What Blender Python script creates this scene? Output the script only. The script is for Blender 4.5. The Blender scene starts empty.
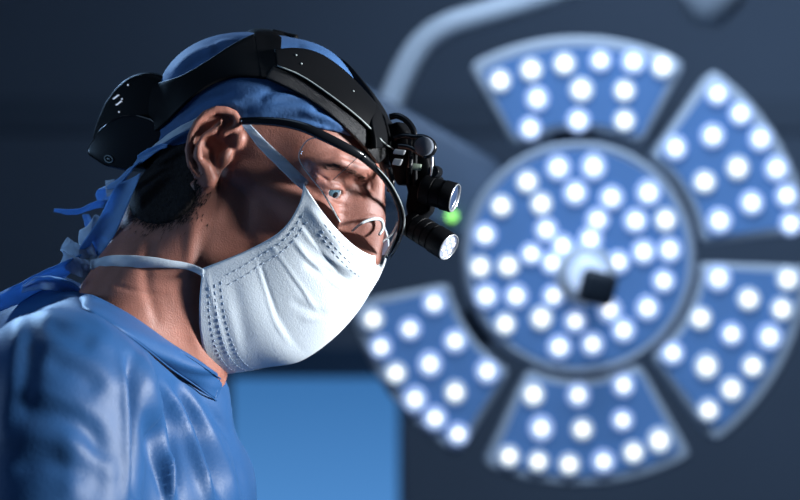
import bpy, bmesh, math, random
import numpy as np
from mathutils import Vector, Matrix

random.seed(7)
rng = np.random.default_rng(7)
scene = bpy.context.scene
C = scene.collection

# ------------------------------------------------------------------ camera, world, lights, exposure
CAM_Y, CAM_Z, FPX = -1.5, 1.5, 2000.0
cam_d = bpy.data.cameras.new('camera')
cam = bpy.data.objects.new('camera', cam_d)
C.objects.link(cam)
cam.location = (0, CAM_Y, CAM_Z)
cam.rotation_euler = (math.radians(90), 0, 0)
cam_d.sensor_width = 36.0
cam_d.lens = FPX / 800 * 36
cam_d.clip_start = 0.05
cam_d.clip_end = 60
cam_d.dof.use_dof = True
cam_d.dof.focus_distance = 1.44
cam_d.dof.aperture_fstop = 4.6
scene.camera = cam

world = bpy.data.worlds.new('world')
scene.world = world
world.use_nodes = True
world.node_tree.nodes['Background'].inputs[0].default_value = (0.10, 0.17, 0.30, 1)
world.node_tree.nodes['Background'].inputs[1].default_value = 0.2

scene.view_settings.view_transform = 'Standard'
scene.view_settings.look = 'None'
scene.view_settings.exposure = 0.0
scene.view_settings.gamma = 1.0
scene.view_settings.use_curve_mapping = False


def area_light(name, loc, target, size, energy, color, spread=None):
    d = bpy.data.lights.new(name, 'AREA')
    d.shape = 'DISK'
    d.size = size
    d.energy = energy
    d.color = color
    if spread:
        d.spread = math.radians(spread)
    o = bpy.data.objects.new(name, d)
    C.objects.link(o)
    o.location = loc
    o.rotation_euler = (Vector(target) - Vector(loc)).to_track_quat('-Z', 'Y').to_euler()
    return o


# theatre lamp beside the operating table (out of frame), blue room light, added fills for lamp and wall
area_light('theatre_lamp_light', (1.52, -0.40, 1.74), (-0.08, -0.05, 1.53), 0.3, 11.3, (0.94, 0.97, 1.0), 60)
area_light('blue_room_light', (-0.9, 1.15, 2.35), (-0.26, 0, 1.52), 0.3, 3.8, (0.36, 0.62, 1.0), 70)
area_light('left_room_light', (-1.5, -0.30, 1.62), (-0.3, 0.0, 1.5), 0.35, 0.65, (0.36, 0.62, 1.0), 60)
area_light('ceiling_room_light', (-0.3, -0.4, 2.8), (-0.25, 0.0, 1.4), 0.9, 0.7, (0.45, 0.68, 1.0), 80)
area_light('lamp_side_light', (0.25, 0.3, 2.75), (0.45, 1.3, 1.55), 0.8, 5.0, (0.62, 0.78, 1.0), 70)  # added unseen fill that brightens the lamp's front and tube
area_light('wall_wash_light', (1.3, 2.6, 2.75), (1.2, 5.5, 0.7), 1.2, 22.0, (0.5, 0.7, 1.0))

# ------------------------------------------------------------------ coordinates


def at(px, py, y=0.0):
    d = y - CAM_Y
    return np.array([(px - 400) * d / FPX, y, CAM_Z + (250 - py) * d / FPX])


def proj(P):
    P = np.asarray(P, float)
    d = P[..., 1] - CAM_Y
    return 400 + P[..., 0] / d * FPX, 250 - (P[..., 2] - CAM_Z) / d * FPX


K = 0.00073                              # metres per head unit
PSI, THE = math.radians(20), math.radians(24)
cp, sp_, ct, st = math.cos(PSI), math.sin(PSI), math.cos(THE), math.sin(THE)
HF = np.array([cp * ct, -sp_ * ct, -st])     # forward
HL = np.array([-sp_, -cp, 0.0])              # towards his right side (near the camera)
HU = np.array([st * cp, -st * sp_, ct])      # up
HM = np.stack([HF, HL, HU])
HO = at(262, 133, 0.0)
CAMP = np.array([0, CAM_Y, CAM_Z])


def to_l(P):
    return ((np.asarray(P) - HO) @ HM.T) / K


def to_w(q):
    return (np.asarray(q) * K) @ HM + HO


def hw(px, py, l):
    """world point seen at a picture position, lying l units to his right of the middle plane of the head"""
    d = at(px, py, 0.0) - CAMP
    t = ((l * K) - (CAMP - HO) @ HL) / (d @ HL)
    return CAMP + d * t


def lp(px, py, l):
    return to_l(hw(px, py, l))


# ------------------------------------------------------------------ signed distance tools


def sph(p, c, r):
    return np.sqrt(((p - c) ** 2).sum(-1)) - r


def ell(p, c, r):
    r = np.asarray(r, float)
    d = (p - c) / r
    k0 = np.sqrt((d ** 2).sum(-1))
    k1 = np.sqrt(((d / r) ** 2).sum(-1)) + 1e-9
    return k0 * (k0 - 1) / k1


def cap(p, a, b, ra, rb=None):
    if rb is None:
        rb = ra
    a = np.asarray(a, float)
    b = np.asarray(b, float)
    ab = b - a
    h = np.clip(((p - a) @ ab) / (ab @ ab), 0, 1)
    return np.sqrt(((p - a - h[..., None] * ab) ** 2).sum(-1)) - (ra + (rb - ra) * h)


def chain(p, pts, rs, k=None):
    d = None
    for i in range(len(pts) - 1):
        e = cap(p, pts[i], pts[i + 1], rs[i], rs[i + 1])
        d = e if d is None else (np.minimum(d, e) if not k else smin(d, e, k))
    return d


def smin(a, b, k):
    h = np.maximum(k - np.abs(a - b), 0) / k
    return np.minimum(a, b) - h * h * k * 0.25


def smax(a, b, k):
    return -smin(-a, -b, k)


def surface_nets(f, xs, ys, zs):
    xs, ys, zs = (np.asarray(a, float) for a in (xs, ys, zs))
    nx, ny, nz = len(xs), len(ys), len(zs)
    V = np.empty((nx, ny, nz), np.float32)
    YY, ZZ = np.meshgrid(ys, zs, indexing='ij')
    step = max(1, 400000 // (ny * nz))
    for i in range(0, nx, step):
        m = min(step, nx - i)
        P = np.empty((m, ny, nz, 3))
        P[..., 0] = xs[i:i + m, None, None]
        P[..., 1] = YY
        P[..., 2] = ZZ
        V[i:i + m] = f(P.reshape(-1, 3)).reshape(m, ny, nz)
    ins = V < 0
    cnt = np.zeros((nx - 1, ny - 1, nz - 1), np.int8)
    for a in (0, 1):
        for b in (0, 1):
            for c in (0, 1):
                cnt += ins[a:nx - 1 + a, b:ny - 1 + b, c:nz - 1 + c]
    act = (cnt > 0) & (cnt < 8)
    I, J, Kk = np.nonzero(act)
    ids = -np.ones(act.shape, np.int64)
    ids[I, J, Kk] = np.arange(len(I))
    acc = np.zeros((len(I), 3))
    n = np.zeros(len(I))
    corners = [(a, b, c) for a in (0, 1) for b in (0, 1) for c in (0, 1)]
    for p in corners:
        for ax in range(3):
            if p[ax] == 1:
                continue
            q = list(p)
            q[ax] = 1
            v0 = V[I + p[0], J + p[1], Kk + p[2]].astype(float)
            v1 = V[I + q[0], J + q[1], Kk + q[2]].astype(float)
            x = (v0 < 0) != (v1 < 0)
            t = np.where(x, v0 / np.where(x, v0 - v1, 1), 0)
            A = np.stack([xs[I + p[0]], ys[J + p[1]], zs[Kk + p[2]]], 1)
            B = np.stack([xs[I + q[0]], ys[J + q[1]], zs[Kk + q[2]]], 1)
            acc += np.where(x[:, None], A + (B - A) * t[:, None], 0)
            n += x
    verts = acc / n[:, None]
    faces = []
    s = ins[:-1, 1:-1, 1:-1] != ins[1:, 1:-1, 1:-1]
    a, b, c = np.nonzero(s)
    b += 1
    c += 1
    q = np.stack([ids[a, b - 1, c - 1], ids[a, b, c - 1], ids[a, b, c], ids[a, b - 1, c]], 1)
    fl = ins[a, b, c]
    q[~fl] = q[~fl][:, ::-1]
    faces.append(q)
    s = ins[1:-1, :-1, 1:-1] != ins[1:-1, 1:, 1:-1]
    a, b, c = np.nonzero(s)
    a += 1
    c += 1
    q = np.stack([ids[a - 1, b, c - 1], ids[a - 1, b, c], ids[a, b, c], ids[a, b, c - 1]], 1)
    fl = ins[a, b, c]
    q[~fl] = q[~fl][:, ::-1]
    faces.append(q)
    s = ins[1:-1, 1:-1, :-1] != ins[1:-1, 1:-1, 1:]
    a, b, c = np.nonzero(s)
    a += 1
    b += 1
    q = np.stack([ids[a - 1, b - 1, c], ids[a, b - 1, c], ids[a, b, c], ids[a - 1, b, c]], 1)
    fl = ins[a, b, c]
    q[~fl] = q[~fl][:, ::-1]
    faces.append(q)
    return verts, np.concatenate(faces)


def vnormals(v, f):
    v = np.asarray(v)
    f = np.asarray(f)
    fn = np.cross(v[f[:, 2]] - v[f[:, 0]], v[f[:, 3]] - v[f[:, 1]])
    N = np.zeros_like(v)
    for k in range(4):
        np.add.at(N, f[:, k], fn)
    return N / (np.linalg.norm(N, axis=1, keepdims=True) + 1e-12)


def smooth_verts(v, f, it=2, lam=0.5):
    e = np.concatenate([f[:, [0, 1]], f[:, [1, 2]], f[:, [2, 3]], f[:, [3, 0]]])
    e = np.concatenate([e, e[:, ::-1]])
    for _ in range(it):
        s = np.zeros_like(v)
        c = np.zeros(len(v))
        np.add.at(s, e[:, 0], v[e[:, 1]])
        np.add.at(c, e[:, 0], 1)
        v = v + lam * (s / np.maximum(c, 1)[:, None] - v)
    return v


def polydist(px, py, pts):
    """distance in picture units to a polyline and the fraction along it"""
    best = np.full(px.shape, 1e9)
    fr = np.zeros(px.shape)
    pts = np.asarray(pts, float)
    seg = np.linalg.norm(np.diff(pts, axis=0), axis=1)
    tot = seg.sum()
    acc = 0
    for i in range(len(pts) - 1):
        a, b = pts[i], pts[i + 1]
        ab = b - a
        h = np.clip(((px - a[0]) * ab[0] + (py - a[1]) * ab[1]) / (ab @ ab), 0, 1)
        d = np.hypot(px - a[0] - h * ab[0], py - a[1] - h * ab[1])
        m = d < best
        best[m] = d[m]
        fr[m] = (acc + h[m] * seg[i]) / tot
        acc += seg[i]
    return best, fr


def fold(v, n, strokes, facing=0.25):
    """raise (or press in) creases along polylines on the side of a mesh that faces the front"""
    px, py = proj(v)
    D = np.zeros(len(v))
    w_face = np.clip((facing - n[:, 1]) / 0.3, 0, 1)
    for pts, w, h in strokes:
        d, fr = polydist(px, py, curve2(pts))
        taper = np.clip(np.minimum(fr, 1 - fr) / 0.2, 0.0, 1) ** 0.7
        D += h * np.exp(-(d / w) ** 2) * taper
    return v + n * (D * w_face)[:, None]


def curve2(pts, n=6):
    """Catmull-Rom through the points"""
    p = np.asarray(pts, float)
    if len(p) < 3:
        return p
    q = np.vstack([2 * p[0] - p[1], p, 2 * p[-1] - p[-2]])
    out = []
    for i in range(1, len(q) - 2):
        a, b, c, d = q[i - 1], q[i], q[i + 1], q[i + 2]
        for k in range(n):
            t = k / n
            out.append(0.5 * ((2 * b) + (c - a) * t + (2 * a - 5 * b + 4 * c - d) * t * t + (3 * b - a - 3 * c + d) * t ** 3))
    out.append(p[-1])
    return np.array(out)


def resample(p, n):
    p = np.asarray(p, float)
    s = np.concatenate([[0], np.cumsum(np.linalg.norm(np.diff(p, axis=0), axis=1))])
    t = np.linspace(0, s[-1], n)
    return np.stack([np.interp(t, s, p[:, k]) for k in range(p.shape[1])], 1)


# ------------------------------------------------------------------ materials


def mat(name, color, rough=0.5, metal=0.0, spec=0.5, bump=0.0, bscale=200.0, var=0.0, vscale=20.0, sss=0.0,
        sss_col=None, trans=0.0, emit=None, estr=0.0, sheen=0.0, coat=0.0, weave=False):
    m = bpy.data.materials.new(name)
    m.use_nodes = True
    nt = m.node_tree
    b = nt.nodes['Principled BSDF']
    b.inputs['Base Color'].default_value = (*color, 1)
    b.inputs['Roughness'].default_value = rough
    b.inputs['Metallic'].default_value = metal
    b.inputs['Specular IOR Level'].default_value = spec
    b.inputs['Coat Weight'].default_value = coat
    b.inputs['Sheen Weight'].default_value = sheen
    if sss:
        b.inputs['Subsurface Weight'].default_value = sss
        b.inputs['Subsurface Radius'].default_value = sss_col or (1, 0.35, 0.2)
        b.inputs['Subsurface Scale'].default_value = 0.004
    if emit:
        b.inputs['Emission Color'].default_value = (*emit, 1)
        b.inputs['Emission Strength'].default_value = estr
    if trans:
        tr = nt.nodes.new('ShaderNodeBsdfTranslucent')
        tr.inputs[0].default_value = (*color, 1)
        mx = nt.nodes.new('ShaderNodeMixShader')
        mx.inputs[0].default_value = trans
        nt.links.new(b.outputs[0], mx.inputs[1])
        nt.links.new(tr.outputs[0], mx.inputs[2])
        nt.links.new(mx.outputs[0], nt.nodes['Material Output'].inputs['Surface'])
    tc = nt.nodes.new('ShaderNodeTexCoord')
    if var:
        n = nt.nodes.new('ShaderNodeTexNoise')
        n.inputs['Scale'].default_value = vscale
        n.inputs['Detail'].default_value = 5
        nt.links.new(tc.outputs['Object'], n.inputs['Vector'])
        r = nt.nodes.new('ShaderNodeValToRGB')
        r.color_ramp.elements[0].position = 0.3
        r.color_ramp.elements[1].position = 0.7
        r.color_ramp.elements[0].color = (*[c * (1 - var) for c in color], 1)
        r.color_ramp.elements[1].color = (*[min(1, c * (1 + var)) for c in color], 1)
        nt.links.new(n.outputs['Fac'], r.inputs['Fac'])
        nt.links.new(r.outputs['Color'], b.inputs['Base Color'])
    if bump:
        if weave:
            n2 = nt.nodes.new('ShaderNodeTexVoronoi')
        else:
            n2 = nt.nodes.new('ShaderNodeTexNoise')
            n2.inputs['Detail'].default_value = 6
        n2.inputs['Scale'].default_value = bscale
        nt.links.new(tc.outputs['Object'], n2.inputs['Vector'])
        bp = nt.nodes.new('ShaderNodeBump')
        bp.inputs['Strength'].default_value = bump
        bp.inputs['Distance'].default_value = 0.001
        nt.links.new(n2.outputs[0], bp.inputs['Height'])
        nt.links.new(bp.outputs['Normal'], b.inputs['Normal'])
    return m


M = {}
M['wall'] = mat('wall_paint', (0.17, 0.21, 0.27), 0.7, var=0.06, vscale=1.5)
M['wall_band'] = mat('wall_band_paint', (0.13, 0.165, 0.215), 0.6)
M['floor'] = mat('floor_vinyl', (0.10, 0.16, 0.22), 0.4, var=0.08, vscale=4)
M['ceiling'] = mat('ceiling_paint', (0.25, 0.3, 0.36), 0.8, var=0.04, vscale=2)
M['skin'] = mat('skin', (0.27, 0.113, 0.083), 0.5, spec=0.4, bump=0.35, bscale=900, var=0.16, vscale=60, sss=0.12)
M['hair'] = mat('hair', (0.012, 0.010, 0.010), 0.8, spec=0.15, bump=0.9, bscale=700, var=0.4, vscale=400)
M['brow_hair'] = mat('brow_hair', (0.10, 0.065, 0.05), 0.6)
M['sclera'] = mat('sclera', (0.72, 0.70, 0.68), 0.12, coat=0.5)
M['iris'] = mat('iris', (0.07, 0.12, 0.15), 0.15, var=0.5, vscale=900, coat=0.8)
M['pupil'] = mat('pupil', (0.005, 0.005, 0.006), 0.08, coat=1)
M['cap'] = mat('cap_cloth', (0.024, 0.085, 0.22), 0.75, bump=0.3, bscale=500, var=0.12, vscale=60)
M['gown'] = mat('gown_cloth', (0.013, 0.060, 0.165), 0.52, spec=0.3, bump=0.2, bscale=420, var=0.08, vscale=25)
M['ribbon'] = mat('ribbon_cloth', (0.24, 0.46, 0.76), 0.7, bump=0.3, bscale=900, var=0.1, vscale=90, trans=0.5)
M['mask'] = mat('mask_fabric', (0.66, 0.73, 0.78), 0.8, spec=0.25, bump=0.25, bscale=900, var=0.03, vscale=40)
M['tie'] = mat('tie_fabric', (0.60, 0.68, 0.76), 0.8, spec=0.25, bump=0.4, bscale=900, var=0.06, vscale=150, trans=0.4)
M['stitch'] = mat('stitch_thread', (0.26, 0.33, 0.42), 0.7)
M['plastic'] = mat('black_plastic', (0.0032, 0.0036, 0.0045), 0.55, spec=0.08, bump=0.06, bscale=900)
M['gloss_black'] = mat('black_gloss_plastic', (0.006, 0.007, 0.009), 0.2, spec=0.5)
M['pad'] = mat('black_pad', (0.005, 0.0055, 0.007), 0.4, spec=0.3, bump=0.8, bscale=1400)
M['trim'] = mat('grey_trim', (0.25, 0.29, 0.29), 0.45)
M['steel'] = mat('steel', (0.62, 0.65, 0.68), 0.3, metal=0.8)
M['grey_disc'] = mat('grey_disc', (0.09, 0.105, 0.13), 0.5)
M['green_tab'] = mat('green_grey_tab', (0.20, 0.25, 0.19), 0.6)
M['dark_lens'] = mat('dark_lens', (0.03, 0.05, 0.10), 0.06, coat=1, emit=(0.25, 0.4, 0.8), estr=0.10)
M['lit_lens'] = mat('lit_lens', (0.2, 0.23, 0.3), 0.1, coat=1, emit=(0.55, 0.64, 1.0), estr=0.35)
M['led_chip'] = mat('led_chip', (0.8, 0.8, 0.9), 0.2, emit=(0.85, 0.9, 1.0), estr=0.8)
M['white_dot'] = mat('indicator_white', (0.7, 0.75, 0.8), 0.4, emit=(0.7, 0.8, 1), estr=0.5)
M['lamp_body'] = mat('lamp_enamel', (0.50, 0.58, 0.68), 0.4, spec=0.5)
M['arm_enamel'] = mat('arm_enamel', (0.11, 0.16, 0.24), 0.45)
M['lamp_dark'] = mat('lamp_joint_dark', (0.05, 0.07, 0.10), 0.5)
M['lamp_cover'] = mat('lamp_cover', (0.10, 0.20, 0.42), 0.25, emit=(0.05, 0.14, 0.34), estr=0.5)  # faint emission stands in for LED light scattered in the cover
M['led_core'] = mat('led_core', (0.9, 0.92, 1.0), 0.2, emit=(1.0, 0.985, 0.96), estr=2.0)
M['led_cup'] = mat('led_cup', (0.6, 0.7, 0.9), 0.2, emit=(0.36, 0.52, 0.95), estr=0.5)  # emissive cup rings imitate the halo of light round each LED
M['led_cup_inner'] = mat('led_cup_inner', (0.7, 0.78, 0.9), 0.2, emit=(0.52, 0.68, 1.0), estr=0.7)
M['led_core_warm'] = mat('led_core_warm', (0.92, 0.92, 0.9), 0.2, emit=(1.0, 0.98, 0.90), estr=2.0)
M['led_inner_warm'] = mat('led_inner_warm', (0.8, 0.82, 0.8), 0.2, emit=(0.72, 0.80, 0.86), estr=0.75)
M['led_cup_warm'] = mat('led_cup_warm', (0.6, 0.7, 0.8), 0.2, emit=(0.36, 0.48, 0.72), estr=0.5)
M['tube'] = mat('tube_enamel', (0.56, 0.65, 0.75), 0.4)
M['handle'] = mat('handle_dark', (0.02, 0.03, 0.045), 0.5)
M['screen'] = None
M['bezel'] = mat('bezel_plastic', (0.035, 0.08, 0.15), 0.4)
M['green_light'] = mat('green_indicator', (0.2, 0.6, 0.2), 0.3, emit=(0.35, 1.0, 0.18), estr=1.6)


def screen_mat():
    m = bpy.data.materials.new('blue_screen')
    m.use_nodes = True
    nt = m.node_tree
    b = nt.nodes['Principled BSDF']
    b.inputs['Base Color'].default_value = (0.02, 0.05, 0.1, 1)
    b.inputs['Roughness'].default_value = 0.3
    tc = nt.nodes.new('ShaderNodeTexCoord')
    sx = nt.nodes.new('ShaderNodeSeparateXYZ')
    nt.links.new(tc.outputs['Generated'], sx.inputs[0])
    r = nt.nodes.new('ShaderNodeValToRGB')
    r.color_ramp.elements[0].color = (0.085, 0.27, 0.62, 1)
    r.color_ramp.elements[1].color = (0.04, 0.16, 0.40, 1)
    r.color_ramp.elements[0].position = 0.3
    nt.links.new(sx.outputs['Z'], r.inputs['Fac'])
    nt.links.new(r.outputs['Color'], b.inputs['Emission Color'])
    b.inputs['Emission Strength'].default_value = 1.0
    return m


M['screen'] = screen_mat()


def clear_mat():
    m = bpy.data.materials.new('clear_visor')
    m.use_nodes = True
    nt = m.node_tree
    nt.nodes.remove(nt.nodes['Principled BSDF'])
    out = nt.nodes['Material Output']
    t = nt.nodes.new('ShaderNodeBsdfTransparent')
    t.inputs[0].default_value = (0.93, 0.95, 0.97, 1)
    g = nt.nodes.new('ShaderNodeBsdfGlossy')
    g.inputs['Roughness'].default_value = 0.04
    fr = nt.nodes.new('ShaderNodeFresnel')
    fr.inputs[0].default_value = 1.5
    mx = nt.nodes.new('ShaderNodeMixShader')
    nt.links.new(fr.outputs[0], mx.inputs[0])
    nt.links.new(t.outputs[0], mx.inputs[1])
    nt.links.new(g.outputs[0], mx.inputs[2])
    nt.links.new(mx.outputs[0], out.inputs['Surface'])
    return m


M['clear'] = clear_mat()
M['clear_edge'] = mat('clear_edge', (0.55, 0.62, 0.64), 0.3, spec=0.6)

# ------------------------------------------------------------------ mesh helpers


def link_mesh(name, v, f, m, parent=None, smooth=True, origin=None):
    me = bpy.data.meshes.new(name)
    v = np.asarray(v, float)
    o = bpy.data.objects.new(name, me)
    C.objects.link(o)
    base = np.zeros(3)
    if parent is not None:
        o.parent = parent
        p = parent
        while p is not None:
            base = base + np.array(p.location)
            p = p.parent
    if origin is None and parent is None:
        origin = np.array([v[:, 0].mean(), v[:, 1].mean(), v[:, 2].min()])
    if origin is not None:
        o.location = Vector(np.asarray(origin) - base)
        base = np.asarray(origin, float)
    me.from_pydata((v - base).tolist(), [], [list(map(int, q)) for q in f])
    mats = m if isinstance(m, (list, tuple)) else [m]
    for k in mats:
        me.materials.append(k)
    if smooth:
        me.polygons.foreach_set('use_smooth', [True] * len(me.polygons))
    me.update()
    return o


def recalc(o):
    bm = bmesh.new()
    bm.from_mesh(o.data)
    bmesh.ops.recalc_face_normals(bm, faces=bm.faces)
    bm.to_mesh(o.data)
    bm.free()
    return o


def mod_bevel(o, w, seg=3, ang=35):
    b = o.modifiers.new('bevel', 'BEVEL')
    b.width = w
    b.segments = seg
    b.limit_method = 'ANGLE'
    b.angle_limit = math.radians(ang)
    return o


def mod_solid(o, t, off=0.0):
    s = o.modifiers.new('solid', 'SOLIDIFY')
    s.thickness = t
    s.offset = off
    return o


def mod_sub(o, n=1):
    s = o.modifiers.new('sub', 'SUBSURF')
    s.levels = n
    s.render_levels = n
    return o


def thing(name, label, category, loc, group=None):
    o = bpy.data.objects.new(name, None)
    C.objects.link(o)
    o.location = Vector(loc)
    o['label'] = label
    o['category'] = category
    if group:
        o['group'] = group
    return o


def tag(o, label, category):
    o['label'] = label
    o['category'] = category
    return o


class MB:
    def __init__(self):
        self.v = []
        self.f = []
        self.mi = []

    def add(self, v, f, mi=0):
        n = len(self.v)
        self.v += [tuple(p) for p in v]
        self.f += [[i + n for i in q] for q in f]
        self.mi += [mi] * len(f)
        return self

    def box(self, c, ax, h, mi=0):
        c = np.asarray(c, float)
        X, Y, Z = [np.asarray(a, float) for a in ax]
        v = [c + X * h[0] * i + Y * h[1] * j + Z * h[2] * k for i in (-1, 1) for j in (-1, 1) for k in (-1, 1)]
        f = [(0, 1, 3, 2), (4, 6, 7, 5), (0, 4, 5, 1), (2, 3, 7, 6), (0, 2, 6, 4), (1, 5, 7, 3)]
        return self.add(v, f, mi)

    def lathe(self, o, axis, prof, n=32, mi=0, cap0=True, cap1=True):
        """profile of (distance along axis, radius)"""
        a = np.asarray(axis, float)
        a = a / np.linalg.norm(a)
        r = np.cross(a, [0, 0, 1.0])
        if np.linalg.norm(r) < 1e-3:
            r = np.cross(a, [0, 1.0, 0])
        r /= np.linalg.norm(r)
        s = np.cross(a, r)
        v = []
        for d, R in prof:
            for k in range(n):
                t = 2 * math.pi * k / n
                v.append(np.asarray(o) + a * d + (r * math.cos(t) + s * math.sin(t)) * R)
        f = []
        for i in range(len(prof) - 1):
            for k in range(n):
                k2 = (k + 1) % n
                f.append((i * n + k, i * n + k2, (i + 1) * n + k2, (i + 1) * n + k))
        if cap0:
            f.append(list(range(n))[::-1])
        if cap1:
            f.append([(len(prof) - 1) * n + k for k in range(n)])
        return self.add(v, f, mi)

    def tube(self, pts, r, n=10, mi=0, smooth=True, flat=None):
        p = curve2(pts) if smooth else np.asarray(pts, float)
        m = len(p)
        rr = np.interp(np.linspace(0, 1, m), np.linspace(0, 1, len(r)), r) if hasattr(r, '__len__') else np.full(m, r)
        T = np.gradient(p, axis=0)
        T /= np.linalg.norm(T, axis=1, keepdims=True) + 1e-12
        up = np.array([0, 1.0, 0]) if abs(T[0][1]) < 0.9 else np.array([1.0, 0, 0])
        v = []
        for i in range(m):
            N = up - T[i] * (up @ T[i])
            N /= np.linalg.norm(N)
            up = N
            B = np.cross(T[i], N)
            for k in range(n):
                t = 2 * math.pi * k / n
                v.append(p[i] + (N * math.cos(t) * (flat or 1) + B * math.sin(t)) * rr[i])
        f = []
        for i in range(m - 1):
            for k in range(n):
                k2 = (k + 1) % n
                f.append((i * n + k, i * n + k2, (i + 1) * n + k2, (i + 1) * n + k))
        f.append(list(range(n))[::-1])
        f.append([(m - 1) * n + k for k in range(n)])
        return self.add(v, f, mi)

    def prism(self, poly, depth_vec, mi=0):
        poly = np.asarray(poly, float)
        n = len(poly)
        v = np.vstack([poly, poly + np.asarray(depth_vec)])
        f = [list(range(n)), [n + i for i in range(n)][::-1]]
        for i in range(n):
            j = (i + 1) % n
            f.append((i, i + n, j + n, j))
        return self.add(v, f, mi)

    def build(self, name, m, parent=None, smooth=True, origin=None, fix=True):
        o = link_mesh(name, self.v, self.f, m, parent, smooth, origin)
        if isinstance(m, (list, tuple)):
            o.data.polygons.foreach_set('material_index', self.mi)
        if fix:
            recalc(o)
        return o


def autosmooth(o, deg=40):
    """sharp edges above an angle"""
    bm = bmesh.new()
    bm.from_mesh(o.data)
    for e in bm.edges:
        if len(e.link_faces) == 2 and e.calc_face_angle(0) > math.radians(deg):
            e.smooth = False
    bm.to_mesh(o.data)
    bm.free()
    return o


def ribbon(name, pts, wid, m, parent=None, wdirs=None, thick=0.0008, n=40, curl=0.0):
    """a flat cloth strip along 3-D points; wdirs are the directions across it at the points"""
    pts = np.asarray(pts, float)
    p = resample(curve2(pts), n)
    k = len(pts)
    if wdirs is None:
        wdirs = [(0, 0, 1)] * k
    W = np.asarray(wdirs, float)
    tt = np.linspace(0, 1, n)
    W = np.stack([np.interp(tt, np.linspace(0, 1, k), W[:, c]) for c in range(3)], 1)
    W /= np.linalg.norm(W, axis=1, keepdims=True) + 1e-9
    wd = np.interp(tt, np.linspace(0, 1, len(wid)), wid) if hasattr(wid, '__len__') else np.full(n, wid)
    T = np.gradient(p, axis=0)
    T /= np.linalg.norm(T, axis=1, keepdims=True) + 1e-9
    N = np.cross(T, W)
    v, f = [], []
    J = 5
    for i in range(n):
        for j in range(J):
            s = j / (J - 1) - 0.5
            v.append(p[i] + W[i] * wd[i] * s + N[i] * curl * wd[i] * (s * s * 4 - 0.5)
                     + N[i] * 0.0004 * math.sin(i * 0.9 + j * 2.0))
    for i in range(n - 1):
        for j in range(J - 1):
            f.append((i * J + j, i * J + j + 1, (i + 1) * J + j + 1, (i + 1) * J + j))
    o = link_mesh(name, v, f, m, parent)
    mod_solid(o, thick)
    mod_sub(o, 1)
    return o


# ------------------------------------------------------------------ the room
WALL_Y = 4.6


def struct(name, c, h, m):
    o = MB().box((0, 0, 0), np.eye(3), h).build(name, m, None, smooth=False, origin=(0, 0, 0))
    o.location = c
    o['kind'] = 'structure'
    return o


struct('wall_back', (0, WALL_Y + 0.05, 1.5), (3.6, 0.05, 1.5), M['wall'])
struct('floor', (0, 1.3, -0.05), (3.6, 3.4, 0.05), M['floor'])
struct('ceiling', (0, 1.3, 3.05), (3.6, 3.4, 0.05), M['ceiling'])
struct('wall_left', (-3.65, 1.3, 1.5), (0.05, 3.4, 1.5), M['wall'])
struct('wall_right', (3.65, 1.3, 1.5), (0.05, 3.4, 1.5), M['wall'])
struct('trim_1', (0, WALL_Y - 0.008, at(0, 115, WALL_Y)[2]), (3.6, 0.012, 0.05), M['wall_band'])


# ------------------------------------------------------------------ screen on the back wall
def wall_screen():
    y = 3.6
    a, b = at(232, 378, y), at(398, 378, y)
    top, bot = a[2], a[2] - 0.62
    x0, x1 = a[0], b[0]
    t = thing('monitor', 'glowing blue screen in a dark frame behind the surgeon, lower middle of the photo', 'monitor',
              ((x0 + x1) / 2, y + 0.03, 0.0))
    bz = 0.012
    mb = MB()
    mb.box(((x0 + x1) / 2, y + 0.03, (top + bot) / 2 + 0.03), np.eye(3), ((x1 - x0) / 2 + bz, 0.02, (top - bot) / 2 + 0.05))
    o = mb.build('bezel', M['bezel'], t, smooth=False)
    mod_bevel(o, 0.006)
    mb = MB()
    mb.box(((x0 + x1) / 2, y + 0.008, (top + bot) / 2), np.eye(3), ((x1 - x0) / 2, 0.004, (top - bot) / 2))
    mb.build('screen', M['screen'], t, smooth=False)
    mb = MB()
    cx = (x0 + x1) / 2
    mb.lathe((cx, y + 0.06, 0.02), (0, 0, 1), [(0, 0.03), (bot + 0.3, 0.03)])
    mb.build('stand_pole', M['lamp_body'], t)
    mb = MB()
    mb.lathe((cx, y + 0.06, 0.0), (0, 0, 1), [(0, 0.24), (0.015, 0.24), (0.03, 0.2), (0.035, 0.04)])
    autosmooth(mb.build('stand_base', M['lamp_body'], t))


wall_screen()


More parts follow.
